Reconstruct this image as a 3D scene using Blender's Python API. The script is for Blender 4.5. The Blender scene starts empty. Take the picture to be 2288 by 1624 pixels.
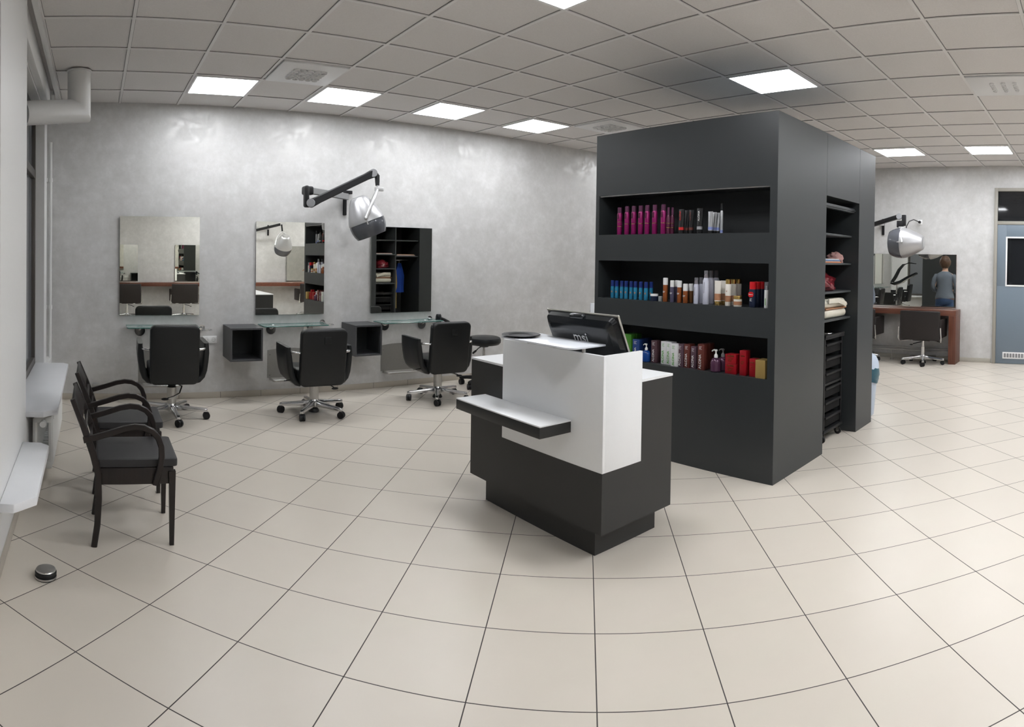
import bpy, bmesh, math, random
from mathutils import Vector, Matrix, Euler
random.seed(7)
C = bpy.context.scene.collection
PI = math.pi
R_ = math.radians

# ------------------------------------------------------------------ materials
def new_mat(name):
    m = bpy.data.materials.new(name); m.use_nodes = True
    nt = m.node_tree
    return m, nt, nt.nodes['Principled BSDF']

def mat(name, col, rough=0.5, metal=0.0, spec=0.5, noise=0.0, nscale=40.0, bump=0.0, bscale=200.0, coat=0.0, trans=0.0, ior=1.45, alpha=1.0, sheen=0.0):
    m, nt, b = new_mat(name)
    b.inputs['Base Color'].default_value = (*col, 1)
    b.inputs['Roughness'].default_value = rough
    b.inputs['Metallic'].default_value = metal
    b.inputs['Specular IOR Level'].default_value = spec
    b.inputs['Coat Weight'].default_value = coat
    b.inputs['Transmission Weight'].default_value = trans
    b.inputs['IOR'].default_value = ior
    b.inputs['Alpha'].default_value = alpha
    b.inputs['Sheen Weight'].default_value = sheen
    tc = nt.nodes.new('ShaderNodeTexCoord')
    n = nt.nodes.new('ShaderNodeTexNoise'); n.inputs['Scale'].default_value = nscale
    n.inputs['Detail'].default_value = 3
    nt.links.new(tc.outputs['Object'], n.inputs['Vector'])
    mr = nt.nodes.new('ShaderNodeMapRange')
    mr.inputs['To Min'].default_value = 1 - noise; mr.inputs['To Max'].default_value = 1 + noise
    nt.links.new(n.outputs['Fac'], mr.inputs['Value'])
    vm = nt.nodes.new('ShaderNodeVectorMath'); vm.operation = 'SCALE'
    vm.inputs[0].default_value = col
    nt.links.new(mr.outputs[0], vm.inputs['Scale'])
    nt.links.new(vm.outputs[0], b.inputs['Base Color'])
    if bump:
        n2 = nt.nodes.new('ShaderNodeTexNoise'); n2.inputs['Scale'].default_value = bscale
        nt.links.new(tc.outputs['Object'], n2.inputs['Vector'])
        bp = nt.nodes.new('ShaderNodeBump'); bp.inputs['Strength'].default_value = bump; bp.inputs['Distance'].default_value = 0.002
        nt.links.new(n2.outputs['Fac'], bp.inputs['Height']); nt.links.new(bp.outputs[0], b.inputs['Normal'])
    return m

def srgb(r, g, b):
    f = lambda v: (v/255/12.92) if v/255 <= 0.04045 else ((v/255+0.055)/1.055)**2.4
    return (f(r), f(g), f(b))

M = {}
M['white_paint'] = mat('white_paint', (0.74,0.74,0.73), 0.45, noise=0.02, bump=0.15, bscale=60)
M['sill_white'] = mat('sill_white', (0.80,0.81,0.83), 0.3, noise=0.03, nscale=8)
M['gloss_white'] = mat('gloss_white_laminate', (0.86,0.87,0.88), 0.28, noise=0.01)
M['anthracite'] = mat('anthracite_laminate', (0.029,0.0295,0.029), 0.42, spec=0.45, noise=0.05, nscale=3, bump=0.05, bscale=400)
M['tower'] = mat('dark_slate_laminate', (0.031,0.035,0.037), 0.38, spec=0.5, noise=0.05, nscale=3, bump=0.05, bscale=400)
M['shelf_dark'] = mat('dark_shelf_board', (0.05,0.055,0.058), 0.4, noise=0.05)
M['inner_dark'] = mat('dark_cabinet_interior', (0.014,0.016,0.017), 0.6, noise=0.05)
M['cube'] = mat('grey_cube_laminate', (0.062,0.064,0.068), 0.45, noise=0.05)
M['leather'] = mat('black_leather', (0.010,0.011,0.0115), 0.38, spec=0.45, noise=0.1, bump=0.35, bscale=260)
M['brown_leather'] = mat('brown_black_leather', (0.022,0.018,0.017), 0.5, spec=0.35, noise=0.1, bump=0.3, bscale=260)
M['pad_fabric'] = mat('charcoal_seat_vinyl', (0.030,0.029,0.030), 0.55, spec=0.4, noise=0.12, bump=0.3, bscale=300)
M['chrome'] = mat('chrome', (0.62,0.62,0.62), 0.16, metal=1.0)
M['kick'] = mat('satin_steel_plate', (0.33,0.325,0.31), 0.5, metal=0.85, noise=0.05)
M['arm_grey'] = mat('grey_dryer_arm', (0.26,0.26,0.26), 0.45, metal=0.2)
M['brushed'] = mat('brushed_steel', (0.50,0.49,0.47), 0.36, metal=1.0, noise=0.05)
M['alu'] = mat('matte_aluminium', (0.55,0.55,0.55), 0.4, metal=0.5)
M['silver_plastic'] = mat('silver_hood_shell', (0.47,0.47,0.48), 0.36, metal=0.6, noise=0.02)
M['visor'] = mat('smoked_clear_visor', (0.10,0.105,0.12), 0.12, spec=0.6, alpha=0.86)
M['black_plastic'] = mat('black_plastic', (0.010,0.010,0.011), 0.48, spec=0.35, noise=0.05)
M['black_gloss'] = mat('black_gloss_plastic', (0.008,0.010,0.012), 0.22, coat=0.1)
M['black_matte'] = mat('matt_black_plastic', (0.006,0.006,0.0065), 0.7, spec=0.2)
M['rubber'] = mat('black_rubber', (0.010,0.010,0.010), 0.6)
M['mirror'] = mat('mirror_silver', (0.93,0.93,0.87), 0.0, metal=1.0)
M['mirror_edge'] = mat('mirror_dark_edge', (0.10,0.11,0.11), 0.3)
M['grey_cap'] = mat('grey_end_cap', (0.23,0.23,0.24), 0.4)
M['lamp_frame'] = mat('lamp_frame_white', (0.8,0.8,0.8), 0.4)
M['frosted'] = mat('frosted_white_glass', (0.82,0.85,0.90), 0.22, spec=0.6, noise=0.02)
M['clear_plastic'] = mat('clear_plastic_rim', (0.55,0.54,0.50), 0.12, metal=0.5)
M['logo_grey'] = mat('logo_grey', (0.5,0.5,0.5), 0.5)
M['door_blue'] = mat('blue_grey_door_paint', srgb(112,124,136), 0.42, noise=0.02)
M['door_frame'] = mat('taupe_door_frame', srgb(150,146,138), 0.4, noise=0.02)
M['dark_glass'] = mat('dark_night_glass', (0.012,0.013,0.015), 0.04, spec=0.7)
M['window_glass'] = mat('window_night_glass', (0.16,0.17,0.185), 0.12, spec=1.0)
M['window_frame'] = mat('dark_taupe_window_frame', (0.075,0.068,0.060), 0.4)
M['radiator'] = mat('radiator_enamel', (0.72,0.72,0.70), 0.3)
M['socket'] = mat('socket_white', (0.85,0.85,0.85), 0.3)
M['plaster_dark'] = mat('socket_recess', (0.25,0.25,0.25), 0.5)
M['bin_blue'] = mat('pale_blue_bin_plastic', (0.52,0.60,0.72), 0.35)
M['bag_teal'] = mat('teal_bin_liner', (0.02,0.09,0.13), 0.3, noise=0.2, nscale=15)
M['baseboard_back'] = mat('tile_skirting', (0.46,0.42,0.36), 0.35, noise=0.06, nscale=4)
M['baseboard_right'] = mat('tan_skirting', (0.40,0.38,0.33), 0.4, noise=0.05)
M['grout'] = mat('skirting_grout', (0.12,0.11,0.10), 0.8)
M['bag_cream'] = mat('cream_leather_bag', (0.62,0.59,0.50), 0.35, noise=0.04)
M['towel_pink'] = mat('dusty_pink_cloth', (0.42,0.24,0.22), 0.8, noise=0.3, nscale=20, bump=0.5, bscale=60)
M['bag_red'] = mat('burgundy_plastic_bag', (0.16,0.012,0.02), 0.18, spec=0.7, noise=0.3, nscale=12, bump=0.6, bscale=30)
M['paper_white'] = mat('magazine_paper', (0.62,0.60,0.56), 0.6, noise=0.1)
M['paper_blue'] = mat('magazine_blue', (0.12,0.22,0.42), 0.5)
M['paper_orange'] = mat('magazine_orange', (0.62,0.22,0.10), 0.5)
M['cloth_blue'] = mat('royal_blue_cloth', (0.01,0.05,0.30), 0.8, noise=0.1, nscale=10)
M['cloth_yellow'] = mat('ochre_cloth', (0.42,0.30,0.10), 0.8, noise=0.1, nscale=10)
M['cloth_pale'] = mat('pale_blue_cloth', (0.25,0.38,0.50), 0.8, noise=0.1)
M['skin'] = mat('skin', (0.55,0.34,0.25), 0.5)
M['hair'] = mat('brown_hair', (0.055,0.026,0.013), 0.5, noise=0.5, nscale=60, bump=0.5, bscale=120)
M['sweater'] = mat('grey_blue_knit', (0.115,0.135,0.165), 0.85, noise=0.08, nscale=30, bump=0.3, bscale=200)
M['jeans'] = mat('blue_denim', (0.018,0.045,0.11), 0.8, noise=0.2, nscale=25)
M['belt'] = mat('brown_belt', (0.10,0.04,0.02), 0.5)
M['brown_shoe'] = mat('dark_shoe', (0.02,0.02,0.02), 0.5)

def wood(name, c1, c2, rough, axis='Y', scale=3.0):
    m, nt, b = new_mat(name)
    tc = nt.nodes.new('ShaderNodeTexCoord'); mp = nt.nodes.new('ShaderNodeMapping')
    s = {'X':(1,14,14),'Y':(14,1,14),'Z':(14,14,1)}[axis]
    mp.inputs['Scale'].default_value = s
    n = nt.nodes.new('ShaderNodeTexNoise'); n.inputs['Scale'].default_value = scale; n.inputs['Detail'].default_value = 6
    cr = nt.nodes.new('ShaderNodeValToRGB'); cr.color_ramp.elements[0].color = (*c1,1); cr.color_ramp.elements[1].color = (*c2,1)
    cr.color_ramp.elements[0].position = 0.3; cr.color_ramp.elements[1].position = 0.7
    nt.links.new(tc.outputs['Object'], mp.inputs['Vector']); nt.links.new(mp.outputs[0], n.inputs['Vector'])
    nt.links.new(n.outputs['Fac'], cr.inputs['Fac']); nt.links.new(cr.outputs[0], b.inputs['Base Color'])
    b.inputs['Roughness'].default_value = rough
    return m
M['red_wood'] = wood('reddish_brown_wood', (0.085,0.026,0.014), (0.155,0.052,0.028), 0.38, 'Y')
M['red_wood_v'] = wood('reddish_brown_wood_upright', (0.085,0.026,0.014), (0.155,0.052,0.028), 0.38, 'Z')
M['wenge'] = wood('dark_wenge_wood', (0.005,0.0035,0.003), (0.014,0.008,0.007), 0.36, 'Z')

# clear greenish shelf glass
m, nt, b = new_mat('green_shelf_glass'); M['glass'] = m
b.inputs['Base Color'].default_value = (0.45,0.62,0.58,1); b.inputs['Roughness'].default_value = 0.03
b.inputs['Alpha'].default_value = 0.42; b.inputs['Specular IOR Level'].default_value = 0.8
M['glass_edge'] = mat('green_glass_edge', (0.05,0.16,0.14), 0.15)

# pearlescent mottled plaster
def plaster():
    m, nt, b = new_mat('pearl_plaster')
    L = nt.links
    geo = nt.nodes.new('ShaderNodeNewGeometry')
    n1 = nt.nodes.new('ShaderNodeTexNoise'); n1.inputs['Scale'].default_value = 8.0; n1.inputs['Detail'].default_value = 9; n1.inputs['Roughness'].default_value = 0.72; n1.inputs['Distortion'].default_value = 0.1
    n2 = nt.nodes.new('ShaderNodeTexNoise'); n2.inputs['Scale'].default_value = 1.1; n2.inputs['Detail'].default_value = 5
    L.new(geo.outputs['Position'], n1.inputs['Vector']); L.new(geo.outputs['Position'], n2.inputs['Vector'])
    cr = nt.nodes.new('ShaderNodeValToRGB')
    cr.color_ramp.elements[0].position = 0.36; cr.color_ramp.elements[0].color = (0.515,0.51,0.50,1)
    cr.color_ramp.elements[1].position = 0.64; cr.color_ramp.elements[1].color = (0.655,0.65,0.645,1)
    mx = nt.nodes.new('ShaderNodeMix'); mx.data_type = 'FLOAT'; mx.inputs[0].default_value = 0.35
    L.new(n1.outputs['Fac'], mx.inputs[2]); L.new(n2.outputs['Fac'], mx.inputs[3])
    L.new(mx.outputs[0], cr.inputs['Fac']); L.new(cr.outputs[0], b.inputs['Base Color'])
    r2 = nt.nodes.new('ShaderNodeValToRGB')
    r2.color_ramp.elements[0].position = 0.42; r2.color_ramp.elements[0].color = (0.42,0.42,0.42,1)
    r2.color_ramp.elements[1].position = 0.58; r2.color_ramp.elements[1].color = (0.75,0.75,0.75,1)
    L.new(n1.outputs['Fac'], r2.inputs['Fac']); L.new(r2.outputs[0], b.inputs['Roughness'])
    mm = nt.nodes.new('ShaderNodeMapRange'); mm.inputs['From Min'].default_value = 0.45; mm.inputs['From Max'].default_value = 0.6
    mm.inputs['To Min'].default_value = 0.20; mm.inputs['To Max'].default_value = 0.0
    L.new(n1.outputs['Fac'], mm.inputs['Value']); L.new(mm.outputs[0], b.inputs['Metallic'])
    bp = nt.nodes.new('ShaderNodeBump'); bp.inputs['Strength'].default_value = 0.25; bp.inputs['Distance'].default_value = 0.004
    L.new(n1.outputs['Fac'], bp.inputs['Height']); L.new(bp.outputs[0], b.inputs['Normal'])
    return m
M['plaster'] = plaster()

# diagonal floor tiles (lattice in world space)
FO = (1.582, 1.528); FA = (0.7163, -0.6978); FB = (0.6978, 0.7163); FS = 0.463
def floor_mat():
    m, nt, b = new_mat('beige_floor_tiles'); L = nt.links
    geo = nt.nodes.new('ShaderNodeNewGeometry')
    sub = nt.nodes.new('ShaderNodeVectorMath'); sub.operation = 'SUBTRACT'; sub.inputs[1].default_value = (FO[0],FO[1],0)
    L.new(geo.outputs['Position'], sub.inputs[0])
    masks = []; cells = []
    for ax in (FA, FB):
        d = nt.nodes.new('ShaderNodeVectorMath'); d.operation = 'DOT_PRODUCT'; d.inputs[1].default_value = (ax[0]/FS, ax[1]/FS, 0)
        L.new(sub.outputs[0], d.inputs[0])
        rd = nt.nodes.new('ShaderNodeMath'); rd.operation = 'ROUND'; L.new(d.outputs['Value'], rd.inputs[0])
        fl = nt.nodes.new('ShaderNodeMath'); fl.operation = 'FLOOR'; L.new(d.outputs['Value'], fl.inputs[0]); cells.append(fl)
        df = nt.nodes.new('ShaderNodeMath'); df.operation = 'SUBTRACT'; L.new(d.outputs['Value'], df.inputs[0]); L.new(rd.outputs[0], df.inputs[1])
        ab = nt.nodes.new('ShaderNodeMath'); ab.operation = 'ABSOLUTE'; L.new(df.outputs[0], ab.inputs[0])
        mr = nt.nodes.new('ShaderNodeMapRange'); mr.interpolation_type = 'SMOOTHSTEP'
        mr.inputs['From Min'].default_value = 0.0036; mr.inputs['From Max'].default_value = 0.0062
        L.new(ab.outputs[0], mr.inputs['Value']); masks.append(mr)
    mn = nt.nodes.new('ShaderNodeMath'); mn.operation = 'MINIMUM'; L.new(masks[0].outputs[0], mn.inputs[0]); L.new(masks[1].outputs[0], mn.inputs[1])
    cx = nt.nodes.new('ShaderNodeCombineXYZ'); L.new(cells[0].outputs[0], cx.inputs[0]); L.new(cells[1].outputs[0], cx.inputs[1])
    wn = nt.nodes.new('ShaderNodeTexWhiteNoise'); L.new(cx.outputs[0], wn.inputs['Vector'])
    n = nt.nodes.new('ShaderNodeTexNoise'); n.inputs['Scale'].default_value = 5; n.inputs['Detail'].default_value = 5
    L.new(geo.outputs['Position'], n.inputs['Vector'])
    ad = nt.nodes.new('ShaderNodeMath'); ad.operation = 'ADD'; L.new(wn.outputs['Value'], ad.inputs[0]); L.new(n.outputs['Fac'], ad.inputs[1])
    mr = nt.nodes.new('ShaderNodeMapRange'); mr.inputs['From Max'].default_value = 2.0; mr.inputs['To Min'].default_value = 0.96; mr.inputs['To Max'].default_value = 1.04
    L.new(ad.outputs[0], mr.inputs['Value'])
    sc = nt.nodes.new('ShaderNodeVectorMath'); sc.operation = 'SCALE'; sc.inputs[0].default_value = TILE; L.new(mr.outputs[0], sc.inputs['Scale'])
    mx = nt.nodes.new('ShaderNodeMix'); mx.data_type = 'RGBA'
    mx.inputs[6].default_value = (0.045,0.037,0.037,1)
    L.new(mn.outputs[0], mx.inputs[0]); L.new(sc.outputs[0], mx.inputs[7]); L.new(mx.outputs[2], b.inputs['Base Color'])
    rr = nt.nodes.new('ShaderNodeMapRange'); rr.inputs['To Min'].default_value = 0.8; rr.inputs['To Max'].default_value = 0.34
    L.new(mn.outputs[0], rr.inputs['Value']); L.new(rr.outputs[0], b.inputs['Roughness'])
    bp = nt.nodes.new('ShaderNodeBump'); bp.inputs['Strength'].default_value = 0.5; bp.inputs['Distance'].default_value = 0.002
    L.new(mn.outputs[0], bp.inputs['Height']); L.new(bp.outputs[0], b.inputs['Normal'])
    return m
TILE = (0.635,0.58,0.505)
M['floor'] = floor_mat()

def ceil_mat():
    m, nt, b = new_mat('mineral_ceiling_tile'); L = nt.links
    geo = nt.nodes.new('ShaderNodeNewGeometry')
    n = nt.nodes.new('ShaderNodeTexNoise'); n.inputs['Scale'].default_value = 90; n.inputs['Detail'].default_value = 2
    L.new(geo.outputs['Position'], n.inputs['Vector'])
    cr = nt.nodes.new('ShaderNodeValToRGB'); cr.color_ramp.elements[0].color = (0.70,0.675,0.66,1); cr.color_ramp.elements[1].color = (0.80,0.775,0.76,1)
    L.new(n.outputs['Fac'], cr.inputs['Fac']); L.new(cr.outputs[0], b.inputs['Base Color']); b.inputs['Roughness'].default_value = 0.9
    return m
M['ceiling'] = ceil_mat()
M['tbar'] = mat('ceiling_bar', (0.80,0.785,0.775), 0.5)
M['tshade'] = mat('ceiling_painted_shade', (0.16,0.16,0.16), 0.9)

def emit(name, col, s):
    m = bpy.data.materials.new(name); m.use_nodes = True; nt = m.node_tree
    nt.nodes.clear(); e = nt.nodes.new('ShaderNodeEmission'); o = nt.nodes.new('ShaderNodeOutputMaterial')
    e.inputs['Color'].default_value = (*col,1); e.inputs['Strength'].default_value = s
    nt.links.new(e.outputs[0], o.inputs['Surface']); return m
LAMP = 10.0
M['lamp'] = emit('led_panel_light', (0.95,0.97,1.0), LAMP)
M['lamp_wall'] = emit('led_panel_light_dimmed', (0.95,0.97,1.0), LAMP*.68)

# ------------------------------------------------------------------ geometry kit
class MB:
    def __init__(s): s.bm = bmesh.new(); s.mi = 0
    def _mark(s, before):
        if s.mi:
            for f in s.bm.faces:
                if f not in before: f.material_index = s.mi
    def _merge(s, bm2, mtx=None, flat=None):
        for f in bm2.faces: f.smooth = True
        if flat is not None:
            for f in bm2.faces:
                if flat == 0 or min(e.calc_length() for e in f.edges) > flat*2.2 or len(f.verts) > 4: f.smooth = False
        if mtx is not None: bm2.transform(mtx)
        if s.mi:
            for f in bm2.faces: f.material_index = s.mi
        me = bpy.data.meshes.new('tmp'); bm2.to_mesh(me); bm2.free(); s.bm.from_mesh(me); bpy.data.meshes.remove(me)
    def box(s, x0, x1, y0, y1, z0, z1, bev=0.0, seg=2, mtx=None):
        b = bmesh.new(); bmesh.ops.create_cube(b, size=1)
        for v in b.verts:
            v.co.x = x0 if v.co.x < 0 else x1; v.co.y = y0 if v.co.y < 0 else y1; v.co.z = z0 if v.co.z < 0 else z1
        if bev: bmesh.ops.bevel(b, geom=list(b.edges), offset=bev, segments=seg, profile=0.5, affect='EDGES')
        s._merge(b, mtx, bev); return s
    def cyl(s, p0, p1, r0, r1=None, seg=24, cap=True):
        r1 = r0 if r1 is None else r1
        p0 = Vector(p0); p1 = Vector(p1); d = p1-p0
        b = bmesh.new(); bmesh.ops.create_cone(b, cap_ends=cap, segments=seg, radius1=r0, radius2=max(r1,1e-5), depth=d.length)
        q = Vector((0,0,1)).rotation_difference(d.normalized())
        s._merge(b, Matrix.Translation((p0+p1)/2) @ q.to_matrix().to_4x4()); return s
    def lathe(s, prof, seg=32, mtx=None):
        b = bmesh.new(); rings = []
        for (r, z) in prof:
            if r < 1e-6: rings.append([b.verts.new((0,0,z))])
            else: rings.append([b.verts.new((r*math.cos(2*PI*k/seg), r*math.sin(2*PI*k/seg), z)) for k in range(seg)])
        for a, c in zip(rings, rings[1:]):
            for k in range(seg):
                k2 = (k+1) % seg
                if len(a) == 1 and len(c) == 1: continue
                if len(a) == 1: b.faces.new((a[0], c[k2], c[k]))
                elif len(c) == 1: b.faces.new((a[k], a[k2], c[0]))
                else: b.faces.new((a[k], a[k2], c[k2], c[k]))
        bmesh.ops.recalc_face_normals(b, faces=b.faces)
        s._merge(b, mtx); return s
    def tube(s, pts, r, seg=12, flat=None, closed=False, cap=True, up=None):
        """sweep a circle (or a flat=(w,h) rectangle with rounded feel) along pts"""
        pts = [Vector(p) for p in pts]; n = len(pts); b = bmesh.new(); rings = []
        prev = None
        for i, p in enumerate(pts):
            if closed: t = (pts[(i+1) % n]-pts[i-1]).normalized()
            else: t = (pts[min(i+1,n-1)]-pts[max(i-1,0)]).normalized()
            if up is not None: nrm = Vector(up) - t*t.dot(Vector(up))
            elif prev is None:
                a = Vector((0,0,1)) if abs(t.z) < 0.9 else Vector((1,0,0)); nrm = a - t*t.dot(a)
            else: nrm = prev - t*t.dot(prev)
            nrm.normalize(); prev = nrm; bn = t.cross(nrm)
            rr = r[i] if isinstance(r, (list,tuple)) else r
            if flat:
                w, h = flat; e = min(w,h)*0.3
                prof = [(w-e,-h),(w,-h+e),(w,h-e),(w-e,h),(-w+e,h),(-w,h-e),(-w,-h+e),(-w+e,-h)]
                rings.append([b.verts.new(p + nrm*v*rr + bn*u*rr) for u, v in prof])
            else:
                rings.append([b.verts.new(p + (nrm*math.cos(2*PI*k/seg) + bn*math.sin(2*PI*k/seg))*rr) for k in range(seg)])
        m = len(rings[0])
        prs = list(zip(rings, rings[1:])) + ([(rings[-1], rings[0])] if closed else [])
        for a, c in prs:
            for k in range(m): b.faces.new((a[k], a[(k+1)%m], c[(k+1)%m], c[k]))
        if cap and not closed:
            b.faces.new(rings[0][::-1]); b.faces.new(rings[-1])
        bmesh.ops.recalc_face_normals(b, faces=b.faces)
        s._merge(b); return s
    def prism(s, poly, t0, t1, plane='XY', bev=0.0, mtx=None):
        """extrude a polygon; plane XY -> along Z, XZ -> along Y, YZ -> along X"""
        b = bmesh.new()
        def P(u, v, t): return {'XY':(u,v,t),'XZ':(u,t,v),'YZ':(t,u,v)}[plane]
        lo = [b.verts.new(P(u,v,t0)) for u,v in poly]; hi = [b.verts.new(P(u,v,t1)) for u,v in poly]
        b.faces.new(lo[::-1]); b.faces.new(hi)
        for k in range(len(poly)):
            k2 = (k+1) % len(poly); b.faces.new((lo[k], lo[k2], hi[k2], hi[k]))
        bmesh.ops.recalc_face_normals(b, faces=b.faces)
        if bev: bmesh.ops.bevel(b, geom=[e for e in b.edges if e.calc_face_angle(0) > 0.5], offset=bev, segments=2, profile=0.5, affect='EDGES')
        s._merge(b, mtx, bev); return s
    def ball(s, c, r, sx=1, sy=1, sz=1, u=24, v=14):
        b = bmesh.new(); bmesh.ops.create_uvsphere(b, u_segments=u, v_segments=v, radius=r)
        for w in b.verts: w.co = Vector((w.co.x*sx, w.co.y*sy, w.co.z*sz)) + Vector(c)
        s._merge(b); return s
    def xf(s, mtx): s.bm.transform(mtx); return s
    def mesh(s, name, mats, smooth=None):
        me = bpy.data.meshes.new(name); s.bm.to_mesh(me); s.bm.free()
        for mt in (mats if isinstance(mats, (list,tuple)) else [mats]): me.materials.append(mt)
        try: me.set_sharp_from_angle(angle=R_(smooth if smooth is not None else 35))
        except Exception: pass
        return me
    def build(s, name, mats, parent=None, world=False, smooth=None):
        if world and parent is not None: s.bm.transform(parent_world(parent).inverted())
        o = bpy.data.objects.new(name, s.mesh(name, mats, smooth)); C.objects.link(o)
        if parent is not None: o.parent = parent
        return o

def parent_world(p):
    m = Matrix.LocRotScale(p.location, p.rotation_euler, p.scale)
    return (parent_world(p.parent) @ m) if p.parent else m

def thing(name, label, cat, loc=(0,0,0), rotz=0.0, group=None):
    o = bpy.data.objects.new(name, None); C.objects.link(o); o.location = loc; o.rotation_euler = (0,0,rotz)
    o.empty_display_size = 0.05
    o['label'] = label; o['category'] = cat
    if group: o['group'] = group
    return o
def tag(o, label, cat, group=None):
    o['label'] = label; o['category'] = cat
    if group: o['group'] = group
    return o
def struct(o): o['kind'] = 'structure'; return o
def kids(o): return [c for c in bpy.data.objects if c.parent == o]
def dup(root, loc, rotz=None, label=None, group=None):
    r = root.copy(); C.objects.link(r); r.location = loc
    if rotz is not None: r.rotation_euler = (0,0,rotz)
    if label: r['label'] = label
    if group: r['group'] = group
    for ch in kids(root):
        c = ch.copy(); C.objects.link(c); c.parent = r
        for g in kids(ch):
            d = g.copy(); C.objects.link(d); d.parent = c
    return r

_txt = {}
def text_mesh(s, size, m, extrude=0.0006, bold=False):
    key = (s, round(size,4), m.name, bold)
    if key in _txt: return _txt[key]
    cu = bpy.data.curves.new('t', 'FONT'); cu.body = s; cu.size = size; cu.extrude = extrude; cu.align_x = 'LEFT'
    if bold: cu.offset = size*0.012
    o = bpy.data.objects.new('t', cu); C.objects.link(o)
    dg = bpy.context.evaluated_depsgraph_get(); dg.update()
    me = bpy.data.meshes.new_from_object(o.evaluated_get(dg)); me.name = 'lettering'
    bpy.data.objects.remove(o); me.materials.clear(); me.materials.append(m)
    _txt[key] = me; return me
def text(s, size, m, parent, origin, ux, uy, bold=False, fit=None, name='lettering'):
    """place lettering in the parent's local space; ux = reading direction, uy = up of letters"""
    me = text_mesh(s, size, m, bold=bold)
    o = bpy.data.objects.new(name, me); C.objects.link(o); o.parent = parent
    ux = Vector(ux).normalized(); uy = Vector(uy).normalized(); uz = ux.cross(uy)
    k = 1.0
    if fit: k = fit / max(v.co.x for v in me.vertices)
    mt = Matrix((ux, uy, uz)).transposed().to_4x4(); mt.translation = Vector(origin)
    o.matrix_local = mt @ Matrix.Diagonal((k,k,1,1))
    return o

def bars(m, parent, origin, ux, uy, L, h, n=1, gap=1.8, name='print_line'):
    """fine print too small to read: one thin raised line per row"""
    ux = Vector(ux); uy = Vector(uy)
    for q in range(n):
        l = L*(1-.18*(q % 3)); o = Vector(origin)-uy*(q*gap*h); uz = ux.cross(uy)
        b = MB().box(0, l, 0, h, 0, .0005); mt = Matrix((ux,uy,uz)).transposed().to_4x4(); mt.translation = o
        b.build(name, m, parent).matrix_local = mt

# ------------------------------------------------------------------ camera
H = 1.5826; HC = 3.180
F = 1417.95; CX = 1175.0; CY = 588.69; W_, H_ = 2288, 1624
RX = Vector((0.7779,-0.6282,0.0149)); RY = Vector((-0.0054,0.0171,0.9998)); RZ = Vector((0.6283,0.7779,-0.0100))
cd = bpy.data.cameras.new('camera'); cam = bpy.data.objects.new('camera', cd); C.objects.link(cam)
cd.type = 'PANO'
rx = RX.normalized(); rz = (RZ - rx*RZ.dot(rx)).normalized(); ry = (-rz).cross(rx).normalized()
if ry.dot(RY) < 0: ry = -ry
mt = Matrix((rx, ry, -rz)).transposed().to_4x4(); mt.translation = (0,0,H); cam.matrix_world = mt
pc = cd.cycles if hasattr(cd, 'cycles') else cd
pc.panorama_type = 'CENTRAL_CYLINDRICAL'
pc.central_cylindrical_range_u_min = (0-CX)/F; pc.central_cylindrical_range_u_max = (W_-CX)/F
pc.central_cylindrical_range_v_min = -(H_-CY)/F; pc.central_cylindrical_range_v_max = CY/F
pc.central_cylindrical_radius = 1.0
bpy.context.scene.camera = cam
sc = bpy.context.scene
sc.view_settings.view_transform = 'Standard'; sc.view_settings.look = 'None'; sc.view_settings.gamma = 1; sc.view_settings.use_curve_mapping = False
sc.view_settings.exposure = 1.52
w = bpy.data.worlds.new('world'); sc.world = w; w.use_nodes = True
w.node_tree.nodes['Background'].inputs[0].default_value = (0.02,0.025,0.04,1); w.node_tree.nodes['Background'].inputs[1].default_value = 0.3
try:
    sc.cycles.use_denoising = True; sc.cycles.use_adaptive_sampling = True; sc.cycles.adaptive_threshold = 0.09; sc.cycles.adaptive_min_samples = 24; sc.cycles.max_bounces = 8; sc.cycles.diffuse_bounces = 4; sc.cycles.glossy_bounces = 6; sc.cycles.transparent_max_bounces = 8
    sc.cycles.caustics_reflective = False; sc.cycles.caustics_refractive = False
except Exception: pass

# ------------------------------------------------------------------ room shell
YB = 6.82; XR = 10.17; YO = -2.3; XW = -0.61; XP = -0.39
struct(MB().box(XW-.15, XR+.15, YO-.15, YB+.15, -.1, 0).build('floor', M['floor']))
struct(MB().box(XW-.15, XR+.15, YB, YB+.12, 0, HC+.1).build('wall_back', M['plaster']))
struct(MB().box(XR, XR+.12, YO, YB, 0, HC+.1).build('wall_right', M['plaster']))
struct(MB().box(XW-.15, XR+.15, YO-.12, YO, 0, HC+.1).build('wall_opposite', M['plaster']))
# window wall with openings: parapet, lintel, pilasters
wl = MB()
wl.box(XW-.15, -.46, YO, YB, 0, .46)
wl.box(XW-.15, -.50, YO, 6.46, 2.95, HC+.1)
for a, c2, xx in ((YO,-1.2,XP),(.4,1.0,XP),(2.70,3.75,-.405),(6.2,6.46,-.495)): wl.box(XW-.15, xx, a, c2, .46, HC+.1)
wl.box(XW-.15, -.575, 6.46, YB, .46, HC+.1)
struct(wl.build('wall_window', M['white_paint']))
n = 0
for a, c2 in ((-1.2,.4),(1.0,2.70),(3.75,6.2)):
    n += 1
    f = MB()
    for y0, y1, z0, z1 in ((a,a+.06,.46,2.95),(c2-.06,c2,.46,2.95),(a,c2,.46,.56),(a,c2,2.88,2.95),(a,c2,2.30,2.38),((a+c2)/2-.03,(a+c2)/2+.03,.63,2.3)):
        f.box(-.66, -.58, y0, y1, z0, z1, .006)
    fo = struct(f.build('window_%d' % n, M['window_frame']))
    g = MB().box(-.625,-.615,a+.05,c2-.05,.5,2.9); g.build('window_pane', M['window_glass'], fo)
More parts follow.
